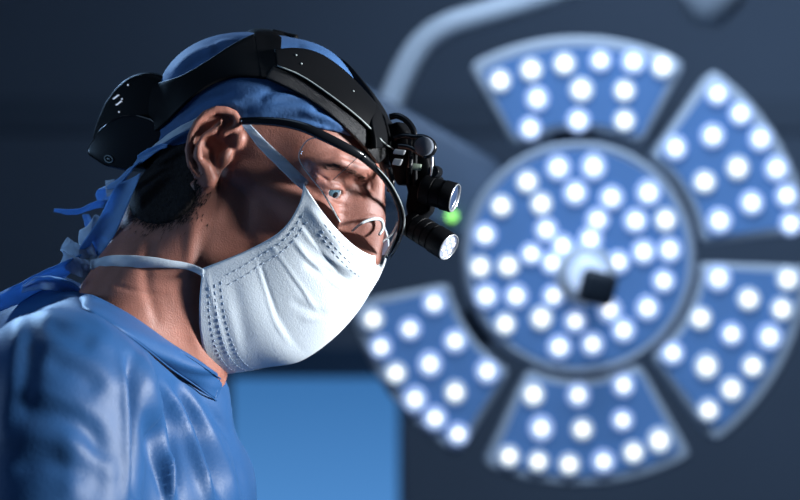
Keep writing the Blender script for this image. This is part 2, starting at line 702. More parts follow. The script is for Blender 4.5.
# ------------------------------------------------------------------ surgical light
def surgical_light():
    Y = 1.2
    s = (Y - CAM_Y) / FPX
    cx, cy = 579, 258
    ctr = at(cx, cy, Y)
    t = thing('surgical_light', 'large round theatre lamp with glowing LED petals around a central disc', 'lamp', ctr)

    # the LED once, then copies
    mb = MB()
    R = 12.0 * s
    r = 4.4 * s
    mb.lathe((0, 0, 0), (0, -1, 0), [(0.0, R), (0.004, R), (0.006, R * 0.96), (0.0052, R * 0.72)], 28, 0, True, False)
    mb.lathe((0, 0, 0), (0, -1, 0), [(0.0052, R * 0.72), (0.0044, r * 1.02)], 28, 2, False, False)
    mb.lathe((0, 0, 0), (0, -1, 0), [(0.0044, r), (0.007, r * 0.92), (0.009, r * 0.6), (0.0098, r * 0.2)], 28, 1, False, True)
    mats = ([M['led_cup'], M['led_core'], M['led_cup_inner']], [M['led_cup_warm'], M['led_core_warm'], M['led_inner_warm']])
    led_src = [mb.build('led', m, None, origin=(0, 0, 0)) for m in mats]
    first = [True, True]

    def put_led(px, py, parent, y):
        k = int(random.random() < 0.42)
        o = led_src[k] if first[k] else led_src[k].copy()
        if not first[k]:
            C.objects.link(o)
        first[k] = False
        o.parent = parent
        base = np.array(t.location) + (np.array(parent.location) if parent is not t else 0)
        o.location = Vector(np.array([(px - cx) * s + ctr[0], y, (cy - py) * s + ctr[2]]) - base)
        k = random.uniform(0.93, 1.06)
        o.scale = (k, 1, k * random.uniform(0.98, 1.1))

    def sector(r0, r1, a0, a1, rc, gap=0.0):
        """rounded sector outline (picture units, from the lamp's centre)"""
        pts = []
        n = 14
        for i in range(n + 1):
            a = math.radians(a0 + (a1 - a0) * i / n)
            pts.append((r1 * math.cos(a), r1 * math.sin(a)))
        for i in range(n + 1):
            a = math.radians(a1 + (a0 - a1) * i / n)
            pts.append((r0 * math.cos(a), r0 * math.sin(a)))
        pts = np.array(pts)
        # round the four corners
        out = []
        corners = {0, n, n + 1, 2 * n + 1}
        N = len(pts)
        for i in range(N):
            if i in corners:
                p, a, b = pts[i], pts[i - 1], pts[(i + 1) % N]
                da = (a - p) / np.linalg.norm(a - p)
                db = (b - p) / np.linalg.norm(b - p)
                ra = min(rc, np.linalg.norm(a - p) * 0.9)
                rb = min(rc, np.linalg.norm(b - p) * 0.9)
                for k in range(6):
                    u = k / 5
                    out.append((p + da * ra) * (1 - u) ** 2 + p * 2 * u * (1 - u) + (p + db * rb) * u * u)
            else:
                out.append(pts[i])
        return np.array(out)

    def w3(pts, y):
        return np.stack([ctr[0] + pts[:, 0] * s, np.full(len(pts), y), ctr[2] + pts[:, 1] * s], 1)

    petals = [
        (129, 223, 61, 120, [(500, 81), (531, 70), (564, 64), (600, 61), (633, 62), (662, 66), (537, 99), (581, 90), (624, 91),
                             (530, 129), (578, 121), (624, 121)]),
        (124, 233, 6.5, 55, [(717, 94), (740, 114), (712, 136), (760, 139), (675, 148), (737, 168), (704, 182), (776, 169),
                             (786, 196), (751, 203), (719, 221), (790, 224)]),
        (122, 232, -54, -2, [(718, 278), (787, 279), (748, 299), (781, 309), (700, 318), (731, 334), (769, 337), (672, 353),
                             (706, 366), (752, 366), (731, 389), (708, 410)]),
        (122, 230, -115, -60, [(533, 394), (578, 395), (623, 385), (541, 428), (582, 429), (622, 420), (509, 456), (538, 461),
                               (569, 464), (603, 461), (633, 452), (659, 440)]),
        (132, 234, 191, 239, [(434, 303), (373, 319), (410, 329), (455, 341), (381, 347), (430, 364), (396, 373), (487, 371),
                              (455, 392), (415, 399), (435, 418), (458, 434)]),
    ]
    for r0, r1, a0, a1, leds in petals:
        am = math.radians((a0 + a1) / 2)
        rm = (r0 + r1) / 2
        org = (ctr[0] + rm * math.cos(am) * s, Y, ctr[2] + rm * math.sin(am) * s)
        mb = MB()
        mb.prism(w3(sector(r0, r1, a0, a1, 12), Y), (0, 0.055, 0))
        o = mb.build('petal', M['lamp_body'], t, origin=org)
        mod_bevel(o, 0.006)
        autosmooth(o)
        mb = MB()
        da = math.degrees(7 / rm)
        mb.prism(w3(sector(r0 + 6, r1 - 12, a0 + da, a1 - da, 10), Y - 0.002), (0, 0.006, 0))
        autosmooth(mb.build('lamp_cover', M['lamp_cover'], o, origin=np.array(org) + (0, -0.002, 0)))
        for px, py in leds:
            put_led(px, py, o, Y - 0.002)
    # centre disc
    mb = MB()
    R = 117 * s
    mb.lathe(ctr + (0, 0.07, 0), (0, -1, 0), [(0, R * 0.8), (0.02, R * 0.97), (0.05, R), (0.068, R), (0.074, R - 0.006), (0.07, R - 0.012)], 72)
    disc = mb.build('central_disc', M['lamp_body'], t, origin=ctr)
    autosmooth(disc, 50)
    mb = MB()
    mb.lathe(ctr, (0, -1, 0), [(0, R - 0.012), (0.003, R - 0.012)], 72)
    autosmooth(mb.build('lamp_cover', M['lamp_cover'], disc, origin=ctr))
    for px, py in [(527, 182), (558, 168), (593, 167), (501, 206), (541, 204), (575, 193), (611, 198), (648, 193), (485, 235),
                   (546, 230), (597, 220), (635, 221), (665, 220), (562, 246), (590, 239), (531, 254), (643, 252), (669, 250),
                   (618, 262), (480, 267), (508, 266), (552, 263), (486, 296), (516, 296), (553, 296), (505, 324), (541, 318),
                   (575, 321), (559, 347), (663, 281), (647, 308), (609, 310), (623, 330), (592, 344)]:
        put_led(px, py, disc, Y - 0.003)
    # handle in the middle: pale socket and a dark grip pointing at the viewer
    hc = at(585, 275, Y)
    mb = MB()
    mb.lathe(hc, (0.02, -1, 0.0), [(0, 31 * s), (0.012, 31 * s), (0.03, 27 * s), (0.034, 22 * s)], 40)
    autosmooth(mb.build('handle_socket', M['tube'], t, origin=hc), 50)
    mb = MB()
    mb.lathe(hc, (0.02, -1, 0.0), [(0.0345, 20 * s), (0.0375, 18 * s), (0.039, 6 * s)], 40)  # added emission imitates LED light reflected in the socket
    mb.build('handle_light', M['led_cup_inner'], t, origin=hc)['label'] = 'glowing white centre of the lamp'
    b = at(597, 287, Y - 0.12)
    a = hc + (0, -0.036, 0)
    ax = (b - a) / np.linalg.norm(b - a)
    mb = MB()
    mb.lathe(a, ax, [(0, 6 * s), (np.linalg.norm(b - a), 6 * s)], 20)
    autosmooth(mb.build('handle_stem', M['handle'], t, origin=a), 50)
    X = np.cross(ax, (0, 0, 1.0))
    X /= np.linalg.norm(X)
    Z = np.cross(X, ax)
    X2, Z2 = X * 0.966 + Z * 0.26, Z * 0.966 - X * 0.26
    mb = MB()
    mb.box(b + ax * 0.005, (X2, ax, Z2), (17.0 * s, 0.012, 16.0 * s))
    o = mb.build('handle_grip', M['handle'], t, smooth=True, origin=hc)
    mod_bevel(o, 0.009)
    # spokes behind the petals that join them to the disc
    mb = MB()
    for r0, r1, a0, a1, leds in petals:
        am = math.radians((a0 + a1) / 2)
        d = np.array([math.cos(am), 0, math.sin(am)])
        mb.box(ctr + d * 130 * s + (0, 0.06, 0), (d, (0, 1, 0), np.cross(d, (0, 1, 0))), (50 * s, 0.012, 20 * s))
    mb.build('spokes', M['lamp_dark'], t, smooth=False, origin=ctr + (0, 0.06, 0))
    # broad arm that leaves the disc to the upper left
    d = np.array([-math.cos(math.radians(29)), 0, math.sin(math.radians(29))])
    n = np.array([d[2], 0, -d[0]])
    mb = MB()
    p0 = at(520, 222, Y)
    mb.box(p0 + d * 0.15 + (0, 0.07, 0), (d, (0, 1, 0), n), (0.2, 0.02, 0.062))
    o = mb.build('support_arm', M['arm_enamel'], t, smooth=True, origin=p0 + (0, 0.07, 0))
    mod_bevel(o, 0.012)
    # curved tube of the yoke
    mb = MB()
    y2 = Y + 0.12
    P = [at(392, 205, Y + 0.10), at(383, 160, y2), at(388, 112, y2), at(405, 70, y2), at(424, 42, y2), at(448, 26, y2), at(486, 14, y2), at(520, 4, y2), at(560, -9, y2),
         at(600, -22, y2), at(650, -38, y2), at(700, -55, y2)]
    mb.tube(P, 13.5 * (y2 - CAM_Y) / FPX, 20)
    mb.build('yoke_tube', M['tube'], t, origin=P[3])
    # joint at the top of the tube, hanging from the ceiling column
    mb = MB()
    a, b = at(706, 24, y2), at(722, -80, y2)
    ax = b - a
    mb.lathe(a, ax, [(0, 0.018), (0.004, 0.026), (0.036, 0.048), (0.06, 0.056), (np.linalg.norm(ax), 0.058)], 32)
    autosmooth(mb.build('arm_joint', M['tube'], t, origin=a), 50)
    mb = MB()
    mb.tube([b - (0, 0, 0.01), b + (0.02, 0, 0.1), b + (0.04, 0, 0.4), (b[0] + 0.04, b[1], 3.0)], 0.045, 20)
    mb.build('ceiling_column', M['tube'], t, origin=b)
    mb = MB()
    gp = at(452, 216, Y + 0.045)
    mb.lathe(gp, (0, -1, 0), [(0, 5.5 * s), (0.003, 5.5 * s), (0.006, 3.5 * s)], 20)
    mb.build('indicator_light', M['green_light'], t, origin=gp)['label'] = 'small green indicator light'


surgical_light()

# ------------------------------------------------------------------ the surgeon: body
HL_mir = lambda q: q * np.array([1, -1, 1])


def skull(q):
    d = ell(q, lp(264, 134, 0), (113, 92, 98))
    d = smin(d, ell(q, lp(330, 148, 0), (50, 72, 48)), 25)
    return d


EYE = lp(326, 187, 43)
ear_o = [(220, 107), (206, 111), (195, 122), (188, 136), (185, 150), (188, 166), (195, 178), (205, 186), (214, 187), (220, 181),
         (225, 171), (231, 160), (236, 150), (243, 139), (242, 126), (236, 114), (228, 108)]


def ear_l(px):
    """distance from the middle plane of the ear's skin, flaring out to the rear"""
    return 91 + (240 - np.asarray(px)) * 0.42


EARP = [lp(x, y, ear_l(x)) for x, y in ear_o]


def ear_pt(x, y, dl=0):
    return lp(x, y, ear_l(x) + dl)


def ear_sdf(q):
    # blade of the ear: a slab with the outline of the ear
    o = ear_pt(214, 148)
    e1 = ear_pt(240, 148) - o
    e1 /= np.linalg.norm(e1)
    e2 = ear_pt(214, 110) - o
    e2 -= e1 * (e1 @ e2)
    e2 /= np.linalg.norm(e2)
    n = np.cross(e1, e2)
    if n[1] < 0:
        n = -n
    x, y, z = (q - o) @ e1, (q - o) @ e2, (q - o) @ n
    poly = np.array([((p - o) @ e1, (p - o) @ e2) for p in EARP])
    m = len(poly)
    d = np.full(len(q), 1e9)
    s = np.ones(len(q))
    for i in range(m):
        a, b = poly[i], poly[i - 1]
        e = b - a
        wx, wy = x - a[0], y - a[1]
        h = np.clip((wx * e[0] + wy * e[1]) / (e @ e), 0, 1)
        d = np.minimum(d, (wx - e[0] * h) ** 2 + (wy - e[1] * h) ** 2)
        c1, c2, c3 = y >= a[1], y < b[1], e[0] * wy > e[1] * wx
        s = np.where((c1 & c2 & c3) | (~c1 & ~c2 & ~c3), -s, s)
    d2 = np.sqrt(d) * s + 2.5
    slab = smax(d2, np.abs(z + 4) - 3.5, 4)
    ch = lambda pts, rs: chain(q, [ear_pt(*p) for p in pts], rs)
    # helix rim
    hel = ch([(224, 133, 1), (233, 129, 1), (239, 122, 2), (234, 114, 2), (226, 110.5, 3), (216, 110, 3), (206, 114, 3), (197, 123, 3), (191, 136, 2),
              (188, 150, 2), (190, 164, 1), (197, 176, 0)], [3, 3.8, 4.2, 4.2, 4.2, 4.2, 4, 3.8, 3.6, 3.4, 3.2, 3])
    e = smin(slab, hel, 3)
    e = smin(e, ell(q, ear_pt(217, 147, -20), (17, 22, 19)), 5)
    # antihelix with its two crura
    anti = ch([(203, 166, 3), (198, 157, 4), (198, 147, 5), (204, 138, 5), (212, 132, 4), (222, 122, 2)], [3.5, 4, 4.5, 4.5, 4, 3])
    e = smin(e, anti, 4)
    # concha and canal
    e = smax(e, -ell(q, ear_pt(214, 146, 3), (14, 12, 9)), 4)
    e = smax(e, -ch([(214, 146, -2), (216, 162, 0)], [6, 3.5]), 3)
    # triangular hollow
    e = smax(e, -ch([(227, 121, 4), (221, 129, 3)], [4.5, 3]), 3)
    # scaphoid groove
    e = smax(e, -ch([(216, 117, 6), (205, 123, 6), (197, 134, 6), (193, 147, 6)], [3, 3.5, 3.5, 2.5]), 2.5)
    # tragus, antitragus, lobe
    e = smin(e, ell(q, ear_pt(238, 140, 0), (6.5, 5, 9)), 5)
    e = smin(e, ell(q, ear_pt(225, 158, -1), (5, 6, 9)), 5)
    e = smin(e, ell(q, ear_pt(206, 166, 2), (6, 4, 5)), 5)
    e = smin(e, ell(q, ear_pt(207, 177, 0), (10, 6, 9)), 6)
    return e


def head(P, ears=True):
    q = to_l(P)
    qa = q * np.array([1, 1, 1])
    qa[:, 1] = np.abs(qa[:, 1])
    d = skull(q)
    # face core
    d = smin(d, ell(q, lp(300, 225, 0), (66, 62, 92)), 25)
    d = smin(d, ell(qa, lp(250, 222, 44), (46, 30, 52)), 25)
    # temple and cheekbone
    d = smin(d, ell(qa, lp(312, 214, 54), (30, 15, 19)), 16)
    d = smin(d, chain(qa, [lp(312, 212, 58), lp(270, 186, 72), lp(240, 172, 77)], [10, 8, 9]), 16)
    # jaw
    d = smin(d, chain(qa, [lp(230, 200, 62), lp(234, 258, 54), lp(286, 322, 14)], [17, 16, 18]), 18)
    d = smin(d, sph(q, lp(284, 330, 0), 22), 15)
    d = smin(d, ell(q, lp(330, 290, 0), (22, 34, 34)), 18)
    # brow
    d = smin(d, chain(qa, [lp(370, 172, 6), lp(361, 168, 28), lp(338, 163, 54), lp(316, 172, 68)], [10, 11, 10, 9]), 12)
    # eye sockets
    d = smax(d, -ell(qa, lp(357, 193, 38), (12, 18, 11)), 12)
    # nose
    d = smin(d, chain(q, [lp(376, 184, 0), lp(376, 215, 0), lp(368, 256, 0)], [9, 9.5, 14]), 9)
    d = smin(d, ell(qa, lp(352, 262, 14), (14, 10, 10)), 8)
    d = smin(d, ell(qa, lp(350, 222, 14), (24, 15, 34)), 14)
    # eyelids and bags
    E = EYE
    lid = sph(qa, E, 18.6)
    lid = smax(lid, -ell(qa, E + np.array([18, 4.0, -1.5]), (11, 14, 4.8)), 1.5)
    d = smin(d, lid, 4)
    d = smax(d, -sph(qa, E, 15.6), 1)
    # ears
    m = (qa[:, 1] > 60) & (qa[:, 1] < 135) & (np.abs(qa[:, 0]) < 110)
    if ears and m.any():
        e = np.full(len(q), 1e3)
        e[m] = ear_sdf(qa[m])
        d = smin(d, e, 4)
    d = d * K
    # neck
    for sy in (-1, 1):
        d = smin(d, cap(P, at(190, 218, 0.012 * sy), at(120, 345, 0.03 * sy), 0.040, 0.048), 0.025)
        d = smin(d, cap(P, at(205, 240, 0.010 * sy), at(169, 365, 0.008 * sy), 0.030, 0.034), 0.03)
        d = smin(d, cap(P, at(169, 365, 0.008 * sy), at(125, 428, 0.02 * sy), 0.033, 0.034), 0.02)
        d = smin(d, chain(P, [at(204, 200, 0.046 * sy), at(184, 262, 0.046 * sy), at(178, 375, 0.020 * sy)], [0.012, 0.013, 0.012]), 0.02)
    d = smin(d, ell(P, at(95, 458, 0.02), (0.085, 0.13, 0.06)), 0.03)
    return d


person = thing('person', 'surgeon in blue gown and blue cap leaning forward in profile', 'person', (-0.23, 0.02, 0.0))


def spaced(*segs):
    out = [segs[0][0]]
    for a, b, h in segs:
        n = max(1, int(round((b - a) / h)))
        out += list(np.linspace(a, b, n + 1)[1:])
    return out


ear_c = hw(214, 148, 105)
V, Fc = surface_nets(head,
                     spaced((-0.34, -0.28, 0.005), (-0.28, ear_c[0] - 0.026, 0.002), (ear_c[0] - 0.026, ear_c[0] + 0.026, 0.0009), (ear_c[0] + 0.026, -0.06, 0.002), (-0.06, 0.03, 0.0012)),
                     spaced((-0.135, -0.10, 0.002), (-0.10, -0.06, 0.0011), (-0.06, -0.0, 0.0017), (-0.0, 0.2, 0.003)),
                     spaced((1.31, 1.40, 0.003), (1.40, 1.505, 0.002), (1.505, 1.61, 0.0012), (1.61, 1.68, 0.003)))
V = smooth_verts(V, Fc, 1, 0.4)
N = vnormals(V, Fc)
V = fold(V, N, [
    # crow's feet, lid creases, brow furrows, lower lid bags
    ([(312, 170), (322, 177), (332, 184)], 1.6, -0.0011),
    ([(318, 187), (326, 189), (333, 192)], 1.5, -0.0007),
    ([(315, 195), (323, 194), (331, 196)], 1.5, -0.0006),
    ([(330, 181), (340, 183), (350, 191)], 1.3, -0.0011),
    ([(330, 199), (338, 204), (348, 206)], 1.6, -0.0010),
    ([(326, 206), (336, 213), (348, 214)], 2.0, -0.0008),
    ([(352, 180), (360, 188), (364, 200)], 2.2, -0.0010),
    ([(366, 172), (370, 182), (371, 192)], 1.8, -0.0010),
    ([(322, 160), (336, 156), (352, 160), (368, 166)], 2.0, -0.0007),
    ([(330, 148), (346, 148), (362, 154)], 1.8, -0.0007),
    ([(352, 225), (362, 218), (376, 216)], 1.6, -0.0009),
    ([(356, 230), (366, 223), (377, 222)], 1.8, -0.0005),
    # neck tendons and creases
    ([(196, 215), (190, 260), (192, 320), (204, 366)], 7, 0.0016),
    ([(150, 240), (146, 280), (160, 330)], 6, -0.0012),
    ([(120, 262), (150, 268), (180, 270)], 2.5, -0.0008),
    ([(112, 285), (140, 292), (170, 296)], 2.5, -0.0008),
    ([(238, 170), (246, 200), (242, 240)], 8, -0.0012),
], facing=0.9)
body = link_mesh('body', V, Fc, M['skin'], person)
body_V, body_N = V, vnormals(V, Fc)

# eyes
for sgn in (1, -1):
    c = EYE * np.array([1, sgn, 1])
    gaze = np.array([0.9, 0.42, -0.14])
    gaze /= np.linalg.norm(gaze)
    a1 = np.cross(gaze, [0, 0, 1.0])
    a1 /= np.linalg.norm(a1)
    a2 = np.cross(a1, gaze)
    v, f, mi = [], [], []
    ang = [2, 6, 10, 11, 15, 20, 25, 28, 29, 35, 45, 60, 80, 100, 130, 160, 176]
    ns = 32
    for k, a in enumerate(ang):
        a = math.radians(a)
        for j in range(ns):
            t = 2 * math.pi * j / ns
            bulge = 16.0 + (1.0 * max(0, 1 - (math.degrees(a) / 30) ** 2))
            v.append(c + bulge * (gaze * math.cos(a) + (a1 * math.cos(t) + a2 * math.sin(t)) * math.sin(a)))
    for k in range(len(ang) - 1):
        for j in range(ns):
            j2 = (j + 1) % ns
            f.append((k * ns + j, k * ns + j2, (k + 1) * ns + j2, (k + 1) * ns + j))
            mi.append(0 if ang[k] < 11 else (1 if ang[k] < 28 else 2))
    f.append(list(range(ns)))
    mi.append(0)
    f.append([(len(ang) - 1) * ns + j for j in range(ns)])
    mi.append(2)
    o = link_mesh('eye', to_w(np.array(v)), f, [M['pupil'], M['iris'], M['sclera']], person)
    o.data.polygons.foreach_set('material_index', mi)
    recalc(o)


# ray onto a surface of the head
def march(px, py, fn, t0=1.25, t1=1.75):
    d = at(px, py, 0.0) - CAMP
    d /= np.linalg.norm(d)
    t = t0
    best, bt = 1e9, t0
    for _ in range(120):
        v = float(fn((CAMP + d * t)[None])[0])
        if v < best:
            best, bt = v, t
        if v < 0.00015 or t > t1:
            break
        t += max(0.0003, v * 0.7)
    return CAMP + d * bt


def grad(fn, p, e=0.0006):
    g = np.array([fn((p + np.eye(3)[k] * e)[None])[0] - fn((p - np.eye(3)[k] * e)[None])[0] for k in range(3)])
    return g / (np.linalg.norm(g) + 1e-12)


# eyebrows: short hairs on the brow
def eyebrow():
    v, f = [], []
    for i in range(150):
        u = random.random()
        x, y = np.array([326, 168]) * (1 - u) + np.array([366, 180]) * u
        y += -5 * math.sin(u * 3.1) + random.uniform(-2.4, 2.4)
        p = march(x, y, head)
        n = grad(head, p)
        L = random.uniform(4, 8) * 0.00072
        d = np.array([-0.8, 0.1, 0.25 + random.uniform(-0.25, 0.35)])
        d = d - n * (d @ n) * 0.7 + n * 0.12
        d /= np.linalg.norm(d)
        s = np.cross(d, n)
        s /= np.linalg.norm(s)
        w = 0.00018
        k = len(v)
        v += [p - s * w, p + s * w, p + n * w * 1.6, p + d * L]
        f += [(k, k + 1, k + 3), (k + 1, k + 2, k + 3), (k + 2, k, k + 3)]
    link_mesh('eyebrow', v, f, M['brow_hair'], person)


eyebrow()


# hair: short cropped hair at the back of the head, carried down the nape in place of shadow, and in front of the ear
def hair_sdf(P):
    d = head(P, False) - 0.0022
    q = to_l(P)
    qa = q.copy()
    qa[:, 1] = np.abs(qa[:, 1])
    c = lp(167, 184, 80) * np.array([1, 0, 1])
    r1 = ell(q, c, (60, 150, 56))
    r1 = np.maximum(r1, -sph(qa, ear_pt(216, 150, 0), 27))
    return smax(d, r1 * K, 0.003)


V, Fc = surface_nets(hair_sdf, np.arange(-0.25, -0.12, 0.002), np.arange(-0.1, 0.12, 0.0025), np.arange(1.48, 1.62, 0.002))
hair = link_mesh('hair', V, Fc, M['hair'], person)
# short strands over it, part of the same mesh
bm = bmesh.new()
bm.from_mesh(hair.data)
Nn = vnormals(V, Fc)
# fringe of short hairs below the hairline
bsel = np.nonzero((body_V[:, 0] < -0.13) & (body_V[:, 2] < 1.56) & (body_V[:, 2] > 1.47) & (body_N[:, 1] < 0.3))[0]
bq = to_l(body_V[bsel])
hc_ = lp(167, 184, 80) * np.array([1, 0, 1])
rr_ = ell(bq, hc_, (60, 150, 56))
bsel = bsel[(rr_ > -3) & (rr_ < rng.exponential(3.5, len(rr_)))]
bsel = bsel[rng.permutation(len(bsel))[:3500]]
V = np.vstack([V, body_V[bsel]])
Nn = np.vstack([Nn, body_N[bsel]])
base = np.array(person.location)
for i in np.concatenate([rng.choice(len(V), 4000), np.arange(len(V) - len(bsel), len(V))]):
    if Nn[i][1] > 0.3:
        continue
    p = V[i] - base
    n = Nn[i]
    d = np.array([-0.35, 0.0, -0.75]) + rng.normal(0, 0.2, 3)
    d = d - n * (d @ n) * 0.8 + n * 0.3
    d /= np.linalg.norm(d)
    s = np.cross(d, n)
    s /= np.linalg.norm(s) + 1e-9
    a = bm.verts.new(p - s * 0.0002)
    b = bm.verts.new(p + s * 0.0002)
    c = bm.verts.new(p + d * rng.uniform(0.003, 0.006))
    bm.faces.new((a, b, c))
bm.to_mesh(hair.data)
bm.free()

# ------------------------------------------------------------------ cap
cap_edge = [lp(384, 163, 0), lp(377, 150, 35), lp(364, 140, 60), lp(345, 137, 75), (lp(326, 131, 86)), lp(290, 124, 95), lp(245, 119, 99), lp(205, 127, 97),
            lp(175, 147, 92), lp(150, 167, 75), lp(128, 186, 30), lp(118, 198, 0)]
CE = np.array([[p[0], p[2]] for p in cap_edge])
CE = CE[np.argsort(CE[:, 0])]


def cap_outer(P):
    q = to_l(P)
    d = ell(q, lp(264, 134, 0), (117, 96, 102))
    d = smin(d, ell(q, lp(330, 148, 0), (55, 77, 53)), 25)
    d = smin(d, ell(q, lp(226, 104, 0), (62, 78, 60)), 25)
    return d * K


def cap_sdf(P):
    q = to_l(P)
    d = cap_outer(P)
    d = smin(d, ell(q, lp(306, 88, 0), (46, 40, 43)) * K, 0.012)
    ins = skull(q) * K + 0.006
    u = np.interp(q[:, 0], CE[:, 0], CE[:, 1])
    cut = (u - q[:, 2]) * K * 0.8
    return smax(smax(d, -ins, 0.001), cut, 0.0025)


V, Fc = surface_nets(cap_sdf, np.arange(-0.245, 0.012, 0.0017), np.arange(-0.1, 0.11, 0.0022), np.arange(1.535, 1.69, 0.0017))
V = smooth_verts(V, Fc, 4, 0.5)
N = vnormals(V, Fc)
V = fold(V, N, [
    ([(250, 112), (290, 108), (330, 116), (360, 132)], 4.8, 0.00231),
    ([(255, 120), (300, 118), (335, 126)], 3.0, -0.00189),
    ([(262, 100), (290, 97), (318, 106)], 3.6, 0.00189),
    ([(262, 92), (285, 90), (305, 97)], 3.0, -0.00147),
    ([(300, 112), (330, 122), (352, 134)], 2.4, 0.00189),
    ([(310, 110), (332, 116), (350, 128)], 2.4, -0.00168),
    ([(185, 122), (205, 108), (235, 100), (262, 96)], 4.8, 0.00210),
    ([(180, 116), (205, 100), (235, 92)], 3.6, -0.00168),
    ([(192, 128), (215, 108), (245, 104)], 3.0, 0.00158),
    ([(170, 78), (190, 58), (215, 46)], 4.8, 0.00210),
    ([(180, 76), (200, 60), (225, 50)], 3.6, -0.00210),
    ([(205, 55), (222, 44), (240, 42)], 3.6, 0.00210),
    ([(300, 46), (325, 56), (345, 74)], 3.6, 0.00147),
    ([(296, 56), (315, 60), (332, 70)], 3.0, -0.00126),
    ([(150, 150), (165, 138), (180, 128)], 3.6, 0.00210),
], facing=0.35)
scrub_cap = link_mesh('surgical_cap', V, Fc, M['cap'], person)
scrub_cap['label'] = 'blue cloth surgical cap tied at the nape'

# cap ties at the nape
CT = at
ribbon('cap_tie', [CT(136, 166, -0.045), CT(122, 178, -0.035), CT(108, 190, -0.015), CT(105, 205, -0.01), CT(113, 214, -0.01)], [0.014, 0.018, 0.02, 0.016, 0.012],
       M['ribbon'], scrub_cap, [(0.6, -0.3, 0.6), (0.5, -0.4, 0.8), (0.9, -0.4, 0.2), (0.8, -0.5, -0.3), (0.6, -0.5, -0.6)], 0.0012, curl=0.3)
ribbon('cap_tie', [CT(130, 178, -0.045), CT(118, 205, -0.042), CT(105, 228, -0.036), CT(92, 250, -0.026), CT(78, 268, -0.01), CT(40, 292, 0.01)],
       [0.022, 0.034, 0.031, 0.021, 0.022, 0.026], M['ribbon'], scrub_cap,
       [(0.9, -0.3, 0.4), (0.8, -0.4, 0.5), (0.9, -0.3, 0.3), (0.9, -0.4, 0.2), (0.7, -0.3, 0.6), (0.4, -0.3, 0.9)], 0.0012, curl=0.25)
ribbon('cap_tie', [CT(126, 200, -0.02), CT(110, 203, -0.02), CT(95, 205, -0.02), CT(80, 211, -0.022), CT(68, 212, -0.024), CT(54, 210, -0.024)],
       [0.004, 0.007, 0.007, 0.005, 0.005, 0.003], M['ribbon'], scrub_cap, [(0.1, -0.5, 0.9)] * 6, 0.0009)
ribbon('cap_tie', [CT(86, 214, -0.018), CT(90, 224, -0.02), CT(98, 240, -0.02), CT(98, 258, -0.018), CT(94, 266, -0.016)], [0.006, 0.009, 0.008, 0.009, 0.006],
       M['ribbon'], scrub_cap, [(0.9, -0.4, 0.1)] * 5, 0.0009, curl=0.3)
ribbon('cap_tie', [CT(136, 160, -0.035), CT(148, 154, -0.045), CT(160, 147, -0.052), CT(167, 146, -0.056)], [0.009, 0.013, 0.009, 0.003], M['ribbon'], scrub_cap,
       [(0.35, -0.5, 0.7)] * 4, 0.0012, curl=0.3)

# ------------------------------------------------------------------ gown
gown_root = None


def gown_sdf(P):
    d = ell(P, at(82, 510, 0.03), (0.118, 0.175, 0.165))
    # upper back and trapezius
    for sy in (-1, 1):
        yy = lambda a: 0.02 + a * sy
        d = smin(d, chain(P, [at(112, 352, yy(0.02)), at(86, 372, yy(0.10)), at(62, 398, yy(0.165))], [0.052, 0.052, 0.058]), 0.04)
        d = smin(d, chain(P, [at(55, 410, yy(0.18)), at(48, 560, yy(0.215)), at(70, 760, yy(0.20))], [0.062, 0.058, 0.052]), 0.018)
        d = smin(d, chain(P, [at(70, 760, yy(0.20)), at(250, 800, yy(0.06))], [0.052, 0.045]), 0.03)
    d = smin(d, cap(P, at(58, 364, 0.02), at(30, 470, 0.02), 0.056, 0.088), 0.05)
    # neck opening
    d = smin(d, cap(P, at(132, 352, 0.012), at(165, 402, 0.01), 0.058, 0.047), 0.03)
    # chest and the long skirt of the gown
    z = P[:, 2]
    c = at(95, 500, 0.03)
    t = np.clip((1.34 - z) / 1.3, 0, 1)
    a = 0.116 + 0.05 * t
    b = 0.17 + 0.06 * t
    skirt = (np.sqrt(((P[:, 0] - c[0]) / a) ** 2 + ((P[:, 1] - c[1]) / b) ** 2) - 1) * 0.11
    skirt = smax(skirt, z - 1.34, 0.03)
    skirt = smax(skirt, 0.012 - z, 0.01)
    d = smin(d, skirt, 0.04)
    # cut flat along the neck opening
    p0, n = at(150, 331, -0.03), np.array([0.50, 0.06, 0.86])
    n = n / np.linalg.norm(n)
    e = (P - p0) @ n - 0.002
    near = np.sqrt(((P - at(150, 330, 0.01)) ** 2).sum(-1))
    d = np.where(near < 0.16, smax(d, e, 0.012), d)
    return d


